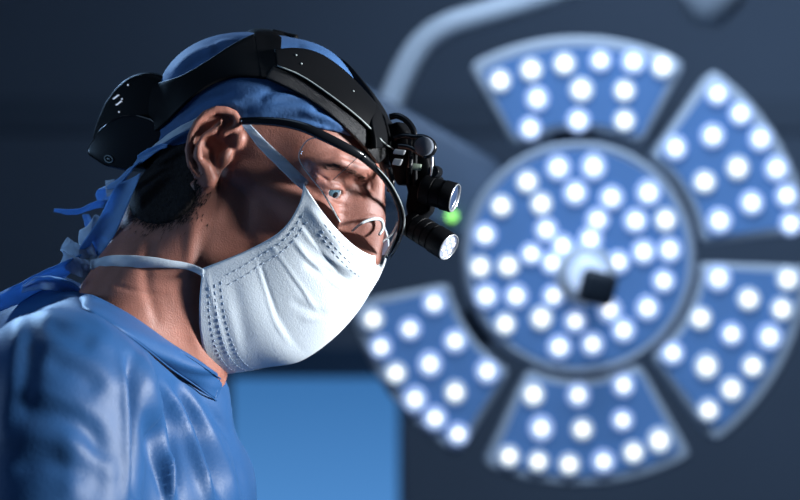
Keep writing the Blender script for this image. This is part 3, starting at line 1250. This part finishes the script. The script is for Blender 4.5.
V, Fc = surface_nets(gown_sdf,
                     spaced((-0.46, -0.32, 0.012), (-0.32, -0.08, 0.0026), (-0.08, 0.0, 0.012)),
                     spaced((-0.30, -0.28, 0.01), (-0.28, 0.0, 0.0032), (0.0, 0.32, 0.012)),
                     spaced((-0.01, 1.25, 0.02), (1.25, 1.31, 0.006), (1.31, 1.51, 0.0026)))
V = smooth_verts(V, Fc, 3, 0.5)
N = vnormals(V, Fc)
G = [
    # seam of the armhole
    ([(128, 352), (133, 385), (136, 430), (136, 505)], 5.0, -0.00945),
    ([(122, 350), (126, 390), (128, 440), (128, 505)], 5.0, 0.00378),
    # long chest creases
    ([(140, 350), (150, 390), (160, 440), (175, 505)], 6.0, 0.00662),
    ([(152, 372), (166, 410), (172, 450), (178, 505)], 5.0, -0.00567),
    ([(160, 378), (178, 415), (196, 460), (212, 505)], 5.0, 0.00756),
    ([(172, 380), (192, 420), (210, 465), (224, 505)], 5.0, -0.00567),
    ([(182, 385), (204, 420), (224, 460), (238, 505)], 5.0, 0.00378),
    ([(206, 405), (222, 425), (236, 450), (246, 500)], 4.0, -0.00378),
    ([(146, 410), (150, 450), (160, 480), (166, 505)], 4.0, -0.00378),
    ([(165, 455), (168, 475), (170, 505)], 4.0, 0.00378),
    # shoulder creases
    ([(22, 312), (14, 350), (8, 400), (2, 450)], 9.5, 0.00195),
    ([(34, 312), (30, 360), (24, 420)], 10.7, -0.00195),
    ([(40, 305), (70, 325), (100, 340), (122, 352)], 8.0, 0.00130),
    ([(48, 318), (72, 334), (96, 344)], 10.7, -0.00228),
    ([(40, 345), (70, 352), (100, 368), (120, 400)], 9.5, 0.00130),
    ([(46, 362), (76, 372), (100, 392)], 9.5, -0.00195),
    ([(10, 395), (40, 392), (75, 402), (110, 430)], 10.7, 0.00163),
    ([(20, 415), (50, 414), (80, 424), (112, 460)], 9.5, -0.00195),
    ([(0, 440), (40, 436), (80, 448), (118, 480)], 10.7, 0.00195),
    ([(10, 470), (50, 462), (90, 478)], 9.5, -0.00195),
    ([(64, 430), (72, 460), (70, 505)], 10.7, 0.00163),
    ([(86, 410), (96, 440), (98, 505)], 10.7, -0.00163),
    ([(70, 300), (95, 318), (118, 340)], 5.3, 0.00098),
]
V = smooth_verts(fold(V, N, G, facing=0.8), Fc, 2, 0.5)
gown = link_mesh('surgical_gown', V, Fc, M['gown'], person)
gown['label'] = 'blue surgical gown with creased fabric'

# collar binding
up_px = [(78, 293, 0.045), (92, 296, -0.005), (110, 304, -0.042), (130, 315, -0.062), (152, 330, -0.070), (173, 345, -0.068), (195, 358, -0.05), (211, 369, -0.03), (218, 374, 0.004),
         (205, 362, 0.05), (170, 335, 0.085), (130, 308, 0.09), (95, 293, 0.075)]
lo_px = [(72, 305, 0.045), (84, 309, -0.015), (102, 318, -0.06), (124, 332, -0.082), (147, 349, -0.088), (168, 366, -0.084), (190, 381, -0.062), (208, 394, -0.034), (217, 400, 0.004),
         (200, 384, 0.06), (165, 355, 0.105), (125, 326, 0.112), (88, 306, 0.09)]
n_c = 72


def shirt(P):
    return np.minimum(gown_sdf(P), head(P, False))


def closed(pts, n, h):
    p = []
    for x, y, dep in pts:
        w = at(x, y, dep)
        if dep < 0.0 and x < 212:
            m = march(x, y, shirt)
            w = at(x, y, min(m[1], dep + 0.02) - h)
        p.append(w)
    p = np.array(p)
    q = np.vstack([p[-2:], p, p[:3]])
    c = curve2(q)
    i0, i1 = 2 * 6, (2 + len(p)) * 6
    return resample(c[i0:i1 + 1], n + 1)[:-1]


U_, L_ = closed(up_px, n_c, 0.004), closed(lo_px, n_c, 0.0004)
v, f = [], []
J = 7
cc = np.array([(U_[:, k].mean() + L_[:, k].mean()) / 2 for k in range(3)])
for i in range(n_c):
    for j in range(J):
        u = j / (J - 1)
        p = U_[i] * (1 - u) + L_[i] * u
        out = p - cc
        out = out / np.linalg.norm(out)
        v.append(p + out * (0.003 * math.sin(u * math.pi) + 0.002) + out * 0.0007 * math.sin(i * 1.1 + j))
for i in range(n_c):
    i2 = (i + 1) % n_c
    for j in range(J - 1):
        f.append((i * J + j, i2 * J + j, i2 * J + j + 1, i * J + j + 1))
col = link_mesh('collar', v, f, M['gown'], gown)
mod_solid(col, 0.0022)
mod_sub(col, 1)
# piping lines of the collar
for k, (tt, rr) in enumerate(((0.14, 0.0005), (1.0, 0.0006))):
    mb = MB()
    P = []
    for i in range(n_c + 1):
        a, b = U_[i % n_c], L_[i % n_c]
        p = a * (1 - tt) + b * tt
        out = (p - cc) / np.linalg.norm(p - cc)
        P.append(p + out * (0.003 * math.sin(tt * math.pi) + 0.0036))
    mb.tube(P, rr, 6, smooth=False)
    mb.build('collar_seam', M['gown'], gown)
# front tie end of the collar
ribbon('collar_tie', [at(213, 369, -0.022), at(216, 380, -0.018), at(214, 392, -0.02), at(212, 402, -0.022)], [0.006, 0.007, 0.006, 0.005], M['gown'], gown,
       [(0.9, -0.3, 0.1)] * 4, 0.0015, curl=0.2)
# gown neck ties at the back
ribbon('gown_tie', [at(-20, 308, -0.04), at(10, 296, -0.04), at(35, 283, -0.036), at(60, 270, -0.03), at(80, 260, -0.026)], [0.014, 0.019, 0.021, 0.017, 0.012], M['ribbon'], gown,
       [(0.3, -0.4, 0.9)] * 5, 0.0012, curl=0.3)
ribbon('gown_tie', [at(22, 289, -0.045), at(38, 282, -0.05), at(55, 282, -0.05), at(72, 286, -0.045), at(82, 293, -0.04)], [0.006, 0.011, 0.012, 0.009, 0.004], M['ribbon'], gown,
       [(0.1, -0.5, 0.9)] * 5, 0.0014, curl=0.5)

# ------------------------------------------------------------------ face mask
EDGE = curve2([(304, 184, 83), (299, 205, 85), (282, 230, 87), (248, 250, 93), (203, 268, 104)])
MID = curve2([(378, 256, 0), (375, 275, 0), (367, 294, 0), (352, 317, 0), (329, 341, 0), (299, 361, 0), (266, 367, 0), (230, 373, 0)])


def msk(s, t):
    """s: 0 side edge .. 1 middle; t: 0 top .. 1 chin; s beyond 1 is the far half"""
    far = s > 1
    s_ = 2 - s if far else s
    e = EDGE[0] * 0 + np.array([np.interp(t, np.linspace(0, 1, len(EDGE)), EDGE[:, k]) for k in range(3)])
    m = np.array([np.interp(t, np.linspace(0, 1, len(MID)), MID[:, k]) for k in range(3)])
    qe, qm = lp(*e), lp(*m)
    a = s_ * math.pi / 2
    n = 1.55 + 0.7 * max(0.0, 1 - t / 0.2) + 0.6 * max(0.0, (t - 0.6) / 0.4)
    w = math.sin(a) ** (2 / n)
    l = math.cos(a) ** (2 / n) if s_ < 1 else 0.0
    q = qe * (1 - w) + qm * w
    q[1] = qe[1] * l
    if far:
        q[1] = -q[1]
    return to_w(q)


# resample both curves evenly so that t runs evenly
EDGE = resample(EDGE, 40)
MID = resample(MID, 40)
mask = thing('face_mask', 'white tie-on surgical mask over the nose and mouth', 'mask', hw(300, 290, 0))
NS, NT = 110, 100
v = []
for i in range(NS + 1):
    s = 2 * i / NS
    for j in range(NT + 1):
        v.append(msk(s, j / NT))
f = []
for i in range(NS):
    for j in range(NT):
        a = i * (NT + 1) + j
        f.append((a, a + NT + 1, a + NT + 2, a + 1))
v = np.array(v)
f = np.array(f)
Nm = vnormals(v, f)
if Nm[:, 1].mean() > 0 and Nm[len(v) // 4][1] > 0:
    f = f[:, ::-1]
    Nm = -Nm
v0m = v.copy()
v = fold(v, Nm, [
    ([(256, 258), (266, 290), (276, 322), (290, 345)], 2.0, 0.00048),
    ([(259, 262), (269, 294), (279, 326)], 2.0, -0.00039),
    ([(272, 246), (288, 270), (304, 292), (318, 312)], 2.2, 0.00054),
    ([(275, 251), (291, 276), (308, 300)], 2.2, -0.00042),
    ([(292, 238), (312, 262), (334, 282), (352, 294)], 2.6, 0.00066),
    ([(304, 262), (322, 272), (345, 278), (360, 276)], 4.5, -0.00108),
    ([(298, 224), (318, 248), (340, 264), (366, 274)], 3.2, 0.00060),
    ([(308, 206), (326, 228), (346, 250)], 5.0, 0.00078),
    ([(230, 275), (240, 310), (246, 345)], 7.0, -0.00036),
    ([(290, 300), (310, 310), (330, 314)], 4, -0.00042),
    ([(300, 318), (318, 318), (334, 310)], 3, 0.00042),
    ([(226, 300), (234, 330), (240, 360)], 5, 0.00030),
    ([(308, 190), (342, 222), (382, 258)], 1.6, 0.00030),
    ([(206, 270), (218, 320), (232, 370)], 2.0, 0.00030),
    ([(304, 190), (296, 213), (276, 238), (242, 254), (206, 268)], 3.0, 0.00048),
], facing=0.9)
panel = link_mesh('mask_panel', v, f, M['mask'], mask)
mod_solid(panel, 0.0010)
mvg = v.reshape(NS + 1, NT + 1, 3)
mng = Nm.reshape(NS + 1, NT + 1, 3)


def on_mask(s, t, h=0.0006):
    i, j = s * NS / 2, t * NT
    i0, j0 = min(int(i), NS - 1), min(int(j), NT - 1)
    a, b = i - i0, j - j0
    p = (mvg[i0, j0] * (1 - a) * (1 - b) + mvg[i0 + 1, j0] * a * (1 - b) + mvg[i0, j0 + 1] * (1 - a) * b + mvg[i0 + 1, j0 + 1] * a * b)
    return p + mng[i0, j0] * h


def stitches(lines):
    mb = MB()
    for pts in lines:
        P = [on_mask(*p) for p in pts]
        P = np.array(P)
        L = np.linalg.norm(np.diff(P, axis=0), axis=1).sum()
        n = max(2, int(L / 0.0052))
        Q = resample(P, n * 2 + 1)
        for k in range(n):
            mb.tube([Q[2 * k], Q[2 * k + 1] * 0.62 + Q[2 * k] * 0.38 + 0 * Q[2 * k], Q[2 * k + 1]], 0.00022, 5, smooth=False)
    return mb


lines = []
for t in (0.05, 0.10, 0.13):
    lines.append([(s, t) for s in np.linspace(0.28, 0.98, 30)])
for t in (0.86, 0.90, 0.94):
    lines.append([(s, t) for s in np.linspace(0.12, 1.3, 40)])
for s in (0.10, 0.16):
    lines.append([(s, t) for t in np.linspace(0.16, 0.84, 30)])
stitches(lines).build('stitching', M['stitch'], mask, fix=False)


# ties of the mask
def head_or_cap(P):
    return np.minimum(head(P), cap_outer_cut(P))


def cap_outer_cut(P):
    q = to_l(P)
    u = np.interp(q[:, 0], CE[:, 0], CE[:, 1])
    return smax(cap_outer(P), (u - q[:, 2]) * K * 0.8, 0.002)


def on_head(px, py, h=0.002):
    p = march(px, py, head_or_cap)
    return p + grad(head_or_cap, p) * h


t_pts = [hw(306, 186, 78), hw(297, 178, 86), hw(282, 163, 92), hw(264, 146, 96), hw(251, 131, 99), hw(246, 125, 97), hw(242, 120, 92)]
ribbon('upper_tie', t_pts, [0.008, 0.0085, 0.0085, 0.008, 0.0075, 0.006, 0.005], M['tie'], mask,
       [(0.6, -0.15, 0.75)] * 7, 0.0009)
t_pts = [hw(226, 112, 92), hw(208, 114, 98), hw(192, 124, 102), hw(176, 132, 99), hw(160, 143, 86), hw(146, 155, 66), hw(134, 168, 40)]
ribbon('upper_tie', t_pts, [0.005, 0.007, 0.008, 0.008, 0.008, 0.007, 0.006], M['tie'], mask,
       [(0.25, -0.2, 0.9), (0.3, -0.2, 0.9), (0.4, -0.2, 0.85), (0.45, -0.2, 0.8), (0.5, -0.2, 0.8), (0.5, -0.2, 0.8), (0.5, -0.2, 0.8)], 0.0009)
plain_head = lambda P: head(P, False)
lt = [on_mask(0.03, 0.985, 0.001)] + [march(x, y, plain_head) + (0.0, -0.0022, 0) for x, y in ((190, 267), (165, 263.5), (140, 262), (118, 261.5), (106, 262), (97, 264))]
lt += [at(90, 265, lt[-1][1])]
ribbon('lower_tie', lt, [0.006, 0.005, 0.006, 0.0085, 0.0095, 0.0095, 0.009, 0.008], M['tie'], mask,
       [(0.1, -0.2, 1)] * 8, 0.0009, curl=0.2)
# bow at the back of the neck
ribbon('lower_tie', [at(101, 262, -0.02), at(86, 258, -0.024), at(70, 250, -0.026), at(63, 244, -0.026)], [0.015, 0.020, 0.018, 0.013], M['tie'], mask,
       [(-0.35, -0.3, 0.9), (-0.3, -0.35, 0.9), (-0.1, -0.4, 0.9), (0.5, -0.4, 0.8)], 0.0009, curl=0.2)
ribbon('lower_tie', [at(62, 256, -0.028), at(72, 263, -0.030), at(86, 268, -0.030), at(98, 272, -0.028)], [0.011, 0.014, 0.016, 0.013], M['tie'], mask,
       [(0.2, -0.4, 0.9), (0.3, -0.4, 0.9), (0.2, -0.4, 0.9), (0.3, -0.4, 0.8)], 0.0009, curl=0.3)
ribbon('lower_tie', [at(92, 262, -0.024), at(86, 245, -0.026), at(86, 230, -0.028), at(94, 221, -0.03), at(108, 229, -0.03), at(116, 221, -0.026)],
       [0.012, 0.012, 0.011, 0.012, 0.011, 0.008], M['tie'], mask,
       [(0.95, -0.3, 0.1), (0.95, -0.3, 0.1), (0.9, -0.3, -0.2), (0.3, -0.5, 0.8), (0.2, -0.5, 0.8), (0.5, -0.4, 0.7)], 0.0009)
ribbon('lower_tie', [at(110, 180, -0.022), at(111, 188, -0.024), at(112, 196, -0.024)], [0.008, 0.009, 0.009], M['tie'], mask, [(0.95, -0.3, 0.1)] * 3, 0.0009)
mb = MB()
kc = at(95, 264, -0.022)
for k, (dx, dz, r) in enumerate([(0, 0, 0.006), (0.006, 0.002, 0.005), (-0.005, -0.002, 0.005)]):
    c = kc + (dx, -0.002 * k, dz)
    mb.lathe(c - (r, 0, 0), (1, 0, 0.15), [(r * (1 - math.cos(a)), r * math.sin(a) + 1e-5) for a in np.linspace(0.05, math.pi - 0.05, 9)], 14)
mb.build('knot', M['tie'], mask)

# ------------------------------------------------------------------ safety goggles
gog = thing('safety_goggles', 'clear safety goggles with a black top rim over the eyes', 'goggles', hw(370, 180, 0))
TOP = [(240, 121, 100), (262, 121, 101), (285, 123, 100), (305, 128, 97), (325, 137, 91), (345, 147, 82), (361, 156, 70), (374, 167, 52), (386, 181, 30), (396, 199, 8),
       (401, 217, -8), (398, 236, -14), (391, 250, -12), (386, 258, -8)]
TW = np.array([hw(*p) for p in TOP])
mb = MB()
mb.tube(TW[:8], [0.0026, 0.003, 0.0034, 0.0036, 0.0036, 0.0034, 0.003, 0.0026], 12, flat=0.55)
mb.build('temple', M['gloss_black'], gog)
mb = MB()
mb.tube(TW[6:], [0.003, 0.0024, 0.0021, 0.0021, 0.0022, 0.0022, 0.0018, 0.001], 12, flat=0.7)
mb.build('rim', M['gloss_black'], gog)
mb = MB()
mb.tube(TW[7:] + (0.0026, -0.001, -0.0006), [0.0004, 0.0005, 0.0006, 0.0006, 0.0006, 0.0006, 0.0004], 8)
mb.build('rim_bead', M['trim'], gog)
far = []
for p in TOP[:9][::-1]:
    q = lp(*p)
    q[1] = -q[1] * 0.98
    far.append(to_w(q))
mb = MB()
mb.tube(far, 0.003, 10, flat=0.6)
mb.build('temple', M['gloss_black'], gog)
BOT = [(300, 148, 90), (299, 158, 90), (309, 175, 84), (321, 190, 78), (331, 206, 72), (340, 222, 66), (354, 230, 52), (372, 240, 26), (386, 257, 2)]
TOPL = [(313, 137, 93), (326, 141, 90), (345, 150, 81), (361, 158, 70), (374, 168, 52), (386, 182, 30), (396, 200, 8), (400, 218, -8), (397, 236, -13), (387, 257, -6)]
nb = 48
Bw = resample(curve2([hw(*p) for p in BOT]), nb)
Tw = resample(curve2([hw(*p) for p in TOPL]), nb)
v, f = [], []
J = 14
for i in range(nb):
    for j in range(J):
        u = j / (J - 1)
        p = Bw[i] * (1 - u) + Tw[i] * u
        v.append(p + (HF * 0.35 + HL * 0.75) * 0.010 * math.sin(u * math.pi) * math.sin(min(1, i / (nb - 1)) * math.pi) ** 0.7)
for i in range(nb - 1):
    for j in range(J - 1):
        f.append((i * J + j, (i + 1) * J + j, (i + 1) * J + j + 1, i * J + j + 1))
lens = link_mesh('lens', v, f, M['clear'], gog)
lens['label'] = 'clear curved lens'
mb = MB()
mb.tube([hw(324, 141, 91), hw(313, 138, 93), hw(304, 144, 92)] + [hw(*p) for p in BOT[1:6]], [0.0004, 0.0004, 0.0004, 0.0004, 0.00045, 0.0005, 0.0007, 0.0006], 6)
mb.build('lens_edge', M['clear_edge'], gog)
mb = MB()
mb.tube([hw(358, 157, 70), hw(346, 168, 74), hw(333, 180, 76)], 0.00028, 6)  # thin pale tube laid across the lens to imitate a reflection
mb.build('lens_edge', M['clear_edge'], gog)
# nose piece and two pale streaks beside the rim
mb = MB()
mb.tube([hw(352, 231, 46), hw(362, 223, 37), hw(373, 219, 27), hw(381, 220, 16), hw(383, 228, 14), hw(379, 235, 18)], [0.0008, 0.001, 0.0012, 0.0014, 0.0014, 0.001], 8)
mb.tube([hw(382, 242, -2), hw(392, 234, -10), hw(398, 222, -12)], 0.0008, 8)
mb.tube([hw(386, 256, -4), hw(392, 244, -8), hw(397, 232, -12)], [0.0018, 0.0014, 0.0008], 8)
mb.build('nose_piece', M['clear_edge'], gog)

# ------------------------------------------------------------------ surgical headlamp
lamp = thing('surgical_headlamp', 'black headlamp with headband, rear battery pack and two lamp barrels', 'headlamp', hw(262, 60, 0))


def snap(px, py, h):
    p = march(px, py, cap_outer)
    n = grad(cap_outer, p)
    return p + n * h


def band(name, up, lo, m, h0, thick, both=True, n=46, J=9, crown=0.0):
    A = resample(curve2(up), n)
    B = resample(curve2(lo), n)
    v = []
    for i in range(n):
        for j in range(J):
            u = j / (J - 1)
            p = A[i] * (1 - u) + B[i] * u
            v.append(snap(p[0], p[1], h0 + crown * math.sin(u * math.pi)))
    v = np.array(v)
    g = v.reshape(n, J, 3)
    for _ in range(12):
        g[1:-1] = g[1:-1] * 0.5 + (g[:-2] + g[2:]) * 0.25
        g[:, 1:-1] = g[:, 1:-1] * 0.5 + (g[:, :-2] + g[:, 2:]) * 0.25
    v = g.reshape(-1, 3)
    f = []
    for i in range(n - 1):
        for j in range(J - 1):
            f.append((i * J + j, (i + 1) * J + j, (i + 1) * J + j + 1, i * J + j + 1))
    q = to_l(v)
    q[:, 1] = -q[:, 1]
    for vv in ((v, to_w(q)) if both else (v,)):
        o = link_mesh(name, vv, f, m, lamp)
        recalc(o)
        mod_solid(o, thick)
        mod_bevel(o, 0.0008, 2)


band('rear_band', [(138, 92), (166, 83), (184, 78), (210, 63), (235, 47), (254, 38)], [(146, 140), (164, 128), (182, 110), (202, 92), (230, 79), (266, 80)], M['plastic'], 0.0025, 0.003)
band('top_strap', [(254, 37), (264, 36), (272, 38), (281, 42)], [(262, 80), (268, 80), (273, 79), (279, 74)], M['plastic'], 0.0028, 0.003)
band('front_band', [(274, 56), (296, 54), (318, 60), (341, 77), (363, 100), (380, 120), (391, 134)],
     [(276, 71), (300, 82), (330, 104), (356, 125), (376, 145), (388, 151), (396, 152)], M['plastic'], 0.0045, 0.004, crown=0.001)
band('band_pad', [(274, 68), (300, 80), (330, 102), (356, 123), (376, 143), (386, 150)],
     [(266, 80), (290, 91), (318, 108), (342, 128), (362, 148), (374, 163)], M['pad'], 0.0022, 0.004, crown=0.001)
# pale trim line along the lower edge of the shell
P = [snap(x, y, 0.0072) for x, y in resample(curve2([(277, 72), (300, 82), (330, 103.5), (356, 124.5), (376, 144), (388, 151)]), 24)]
mb = MB()
mb.tube(P, 0.0006, 6, smooth=False)
mb.build('trim_line', M['trim'], lamp)
# top knob
mb = MB()
a, b = hw(252, 35, 0), hw(283, 36, 0)
mb.lathe(hw(268, 37, 0), HU * 0.9 + HF * 0.1 - (0.35, 0, 0), [(-0.006, 0.016), (0.0, 0.016), (0.003, 0.0155), (0.005, 0.012), (0.0055, 0.002)], 28)
autosmooth(mb.build('adjustment_knob', M['plastic'], lamp))
mb = MB()
mb.tube([hw(272, 34, 0), hw(284, 36, 0), hw(297, 38, 0)], [0.004, 0.003, 0.0025], 10)
mb.build('knob_lever', M['plastic'], lamp)
# rivets
for x, y in ((294, 62), (299, 70), (348, 97), (386, 130)):
    mb = MB()
    mb.lathe(snap(x, y, 0.0066), grad(cap_outer, march(x, y, cap_outer)), [(0, 0.0009), (0.0006, 0.0007), (0.0008, 0.0002)], 10)
    mb.build('rivet', M['trim'], lamp)


# battery pack
def lprism(poly, l0, l1):
    """outline given as picture positions, swept from l0 to l1 across the head"""
    mb = MB()
    lm = (l0 + l1) / 2
    q = np.array([lp(x, y, l1) for x, y in poly])
    a = q.copy()
    a[:, 1] = l1
    b = q.copy()
    b[:, 1] = l0
    n = len(poly)
    f = [list(range(n)), [n + i for i in range(n)][::-1]]
    for i in range(n):
        j = (i + 1) % n
        f.append((i, i + n, j + n, j))
    mb.add(to_w(np.vstack([a, b])), f)
    return mb


up = [(142, 71), (126, 76), (112, 88), (102, 103), (94, 122), (88, 142), (110, 160), (140, 164), (165, 140), (178, 118), (180, 96), (170, 82), (156, 73)]
o = lprism(up, -54, 58).build('battery_pack', M['plastic'], lamp)
mod_bevel(o, 0.007, 4, 12)
lo = [(122, 115), (110, 120), (97, 131), (86, 149), (87, 155), (104, 166), (124, 171), (140, 166), (158, 146), (166, 130), (150, 118), (136, 114)]
o2 = lprism(lo, -58, 66).build('battery_cover', M['gloss_black'], o)
mod_bevel(o2, 0.006, 5, 12)
mb = MB()
for x, y in ((128, 85), (122, 99), (119, 112)):
    mb.lathe(hw(x, y, 59), HL, [(0, 0.0007), (0.0004, 0.0006)], 10)
for x, y in ((116, 97), (119, 103)):
    c = hw(x, y, 58.5)
    mb.box(c, (HU * 0.8 + HF * 0.5, HL, HF), (0.003, 0.0003, 0.0006))
mb.build('indicators', M['white_dot'], o)
mb = MB()
c = hw(108.5, 159, 67)
ring = [c + (HF * math.cos(a) * 0.0035 + HU * math.sin(a) * 0.0024) for a in np.linspace(0, 2 * math.pi, 25)]
mb.tube(ring, 0.0004, 6, smooth=False)
mb.tube([c + HF * -0.0012, c + HF * 0.0012], 0.0007, 6, smooth=False)
mb.build('emblem', M['trim'], o2)

# bracket and lamp barrels at the forehead
BL = 26       # about where the bracket plates lie beside the middle plane


def plate(name, poly, l0, l1, m, hole=None, bev=0.0006):
    o = lprism(poly, l0, l1).build(name, m, lamp)
    mod_bevel(o, bev, 2, 30)
    return o


mb = MB()
mb.tube([hw(390, 117, -4), hw(398, 116, -4), (hw(407, 121, -4)), hw(413, 129, -4), hw(415, 137, -4)], 0.0024, 12, flat=0.8)
mb.tube([hw(394, 139, -4), hw(403, 136, -4), hw(415, 137, -4), hw(424, 137.5, -4), hw(432, 142, -4), hw(434, 149, -4), hw(430, 154.5, -4), hw(424, 155.5, -4), hw(416, 151, -4),
         hw(408, 147, -4), hw(398, 146, -4)], 0.0022, 12, flat=1.2)
mb.tube([hw(410, 134, -4), hw(411, 150, -4), hw(410, 168, -4)], 0.0022, 12)
mb.tube([hw(417, 136, -4), hw(414, 142, -4), hw(414, 150, -4)], 0.0016, 12)
mb.build('bracket_frame', M['gloss_black'], lamp)
mb = MB()
mb.lathe(hw(425, 146.5, 6), HL, [(0, 0.0068), (0.004, 0.0068), (0.0046, 0.006)], 28)
autosmooth(mb.build('pivot_disc', M['grey_disc'], lamp))
mb = MB()
for x, y, w_, h_ in ((399.5, 152, 4.4, 2.6), (397.5, 162, 3.4, 3.4)):
    mb.box(hw(x, y, 42), (HF * 0.4 + np.array([0.9, 0, 0.0]), HL, HU), (w_ * K, 0.0012, h_ * K))
o = mb.build('metal_clips', M['steel'], lamp, smooth=False)
mod_bevel(o, 0.0008, 2)
mb = MB()
mb.box(hw(417, 167, 15), (np.array([1.0, 0, -0.15]), HL, np.array([0.15, 0, 1])), (3.8 * K, 0.001, 3.2 * K))
mb.build('green_tab', M['green_tab'], lamp, smooth=False)
mb = MB()
mb.tube([hw(432.5, 156, 16), hw(432, 166, 16), hw(431, 176, 16)], 0.0008, 10)
mb.build('pivot_pin', M['steel'], lamp)
o = plate('bracket_block', [(388, 140), (397, 144), (408, 146), (421, 152), (428, 157), (430, 172), (438, 178), (438, 186), (430, 196), (428, 212), (420, 220), (408, 222), (405, 206),
                            (407, 192), (404, 180), (402, 164), (394, 154)], -46, -24, M['plastic'], bev=0.002)
o = plate('bracket_base', [(384, 126), (398, 121), (407, 132), (409, 146), (408, 168), (404, 184), (397, 186), (392, 176), (388, 158)], -34, -8, M['plastic'], bev=0.002)
for dx in (0, 6.5):
    mb = MB()
    mb.tube([hw(409 + dx, 147, -10), hw(408.5 + dx, 165, -10), hw(409 + dx, 186, -10)], 0.0019, 10)
    mb.build('bracket_bar', M['plastic'], lamp)
mb = MB()
c = hw(437, 172, 4)
mb.lathe(c, HL, [(0, 0.0045), (0.008, 0.0045), (0.009, 0.004)], 24)
autosmooth(mb.build('pivot_knob', M['gloss_black'], lamp))
mb = MB()
mb.tube([hw(389, 168, 14), hw(392, 182, 14), hw(389, 192, 14)], 0.0022, 10)
mb.build('cable', M['gloss_black'], lamp)


def barrel(c_front, axis, R, L, ribs, lensmat, chips):
    """a lamp barrel with its open front at c_front looking along axis"""
    a = np.asarray(axis, float)
    a /= np.linalg.norm(a)
    prof = [(-L, R * 0.80), (-L + 0.001, R * 0.92)]
    n = ribs
    for k in range(n):
        t0 = -L + 0.002 + k * (L * 0.62) / n
        t1 = t0 + (L * 0.62) / n
        prof += [(t0, R * 0.95), (t1 - 0.0014, R * 0.95), (t1 - 0.0010, R * 0.90), (t1 - 0.0002, R * 0.90)]
    prof += [(-L * 0.33, R), (-0.001, R), (0.0, R * 0.97), (0.0, R * 0.90), (-0.0015, R * 0.88)]
    mb = MB()
    mb.lathe(c_front, a, prof, 40)
    b = mb.build('lamp_barrel', M['plastic'], lamp)
    autosmooth(b, 30)
    mb = MB()
    mb.lathe(c_front, a, [(-0.0003, R * 0.97), (0.0006, R * 0.95), (0.0006, R * 0.89), (-0.001, R * 0.87)], 40, 0, False, False)
    mb.build('bezel_ring', M['steel'], b)
    mb = MB()
    mb.lathe(c_front, a, [(-0.0012, R * 0.88), (-0.0004, R * 0.7), (0.0, R * 0.35), (0.0001, 0.0003)], 32, 0, False, True)
    mb.build('lens', lensmat, b)
    if chips:
        r = np.cross(a, [0, 0, 1.0])
        r /= np.linalg.norm(r)
        s = np.cross(a, r)
        mb = MB()
        for k in range(6):
            t = k * math.pi / 3 + 0.3
            mb.lathe(np.asarray(c_front) + (r * math.cos(t) + s * math.sin(t)) * R * 0.52, a, [(0.0, R * 0.19), (0.0005, R * 0.12)], 12)
        mb.lathe(np.asarray(c_front), a, [(0.0, R * 0.19), (0.0006, R * 0.12)], 12)
        mb.build('led_chip', M['led_chip'], b, fix=True)
    return b


A = np.array([0.91, -0.30, -0.28])
barrel(hw(454.5, 198, -20), A, 0.0112, 0.026, 2, M['dark_lens'], False)
A = np.array([0.72, -0.52, -0.46])
barrel(hw(448.5, 247, -18), A, 0.0108, 0.040, 4, M['lit_lens'], True)
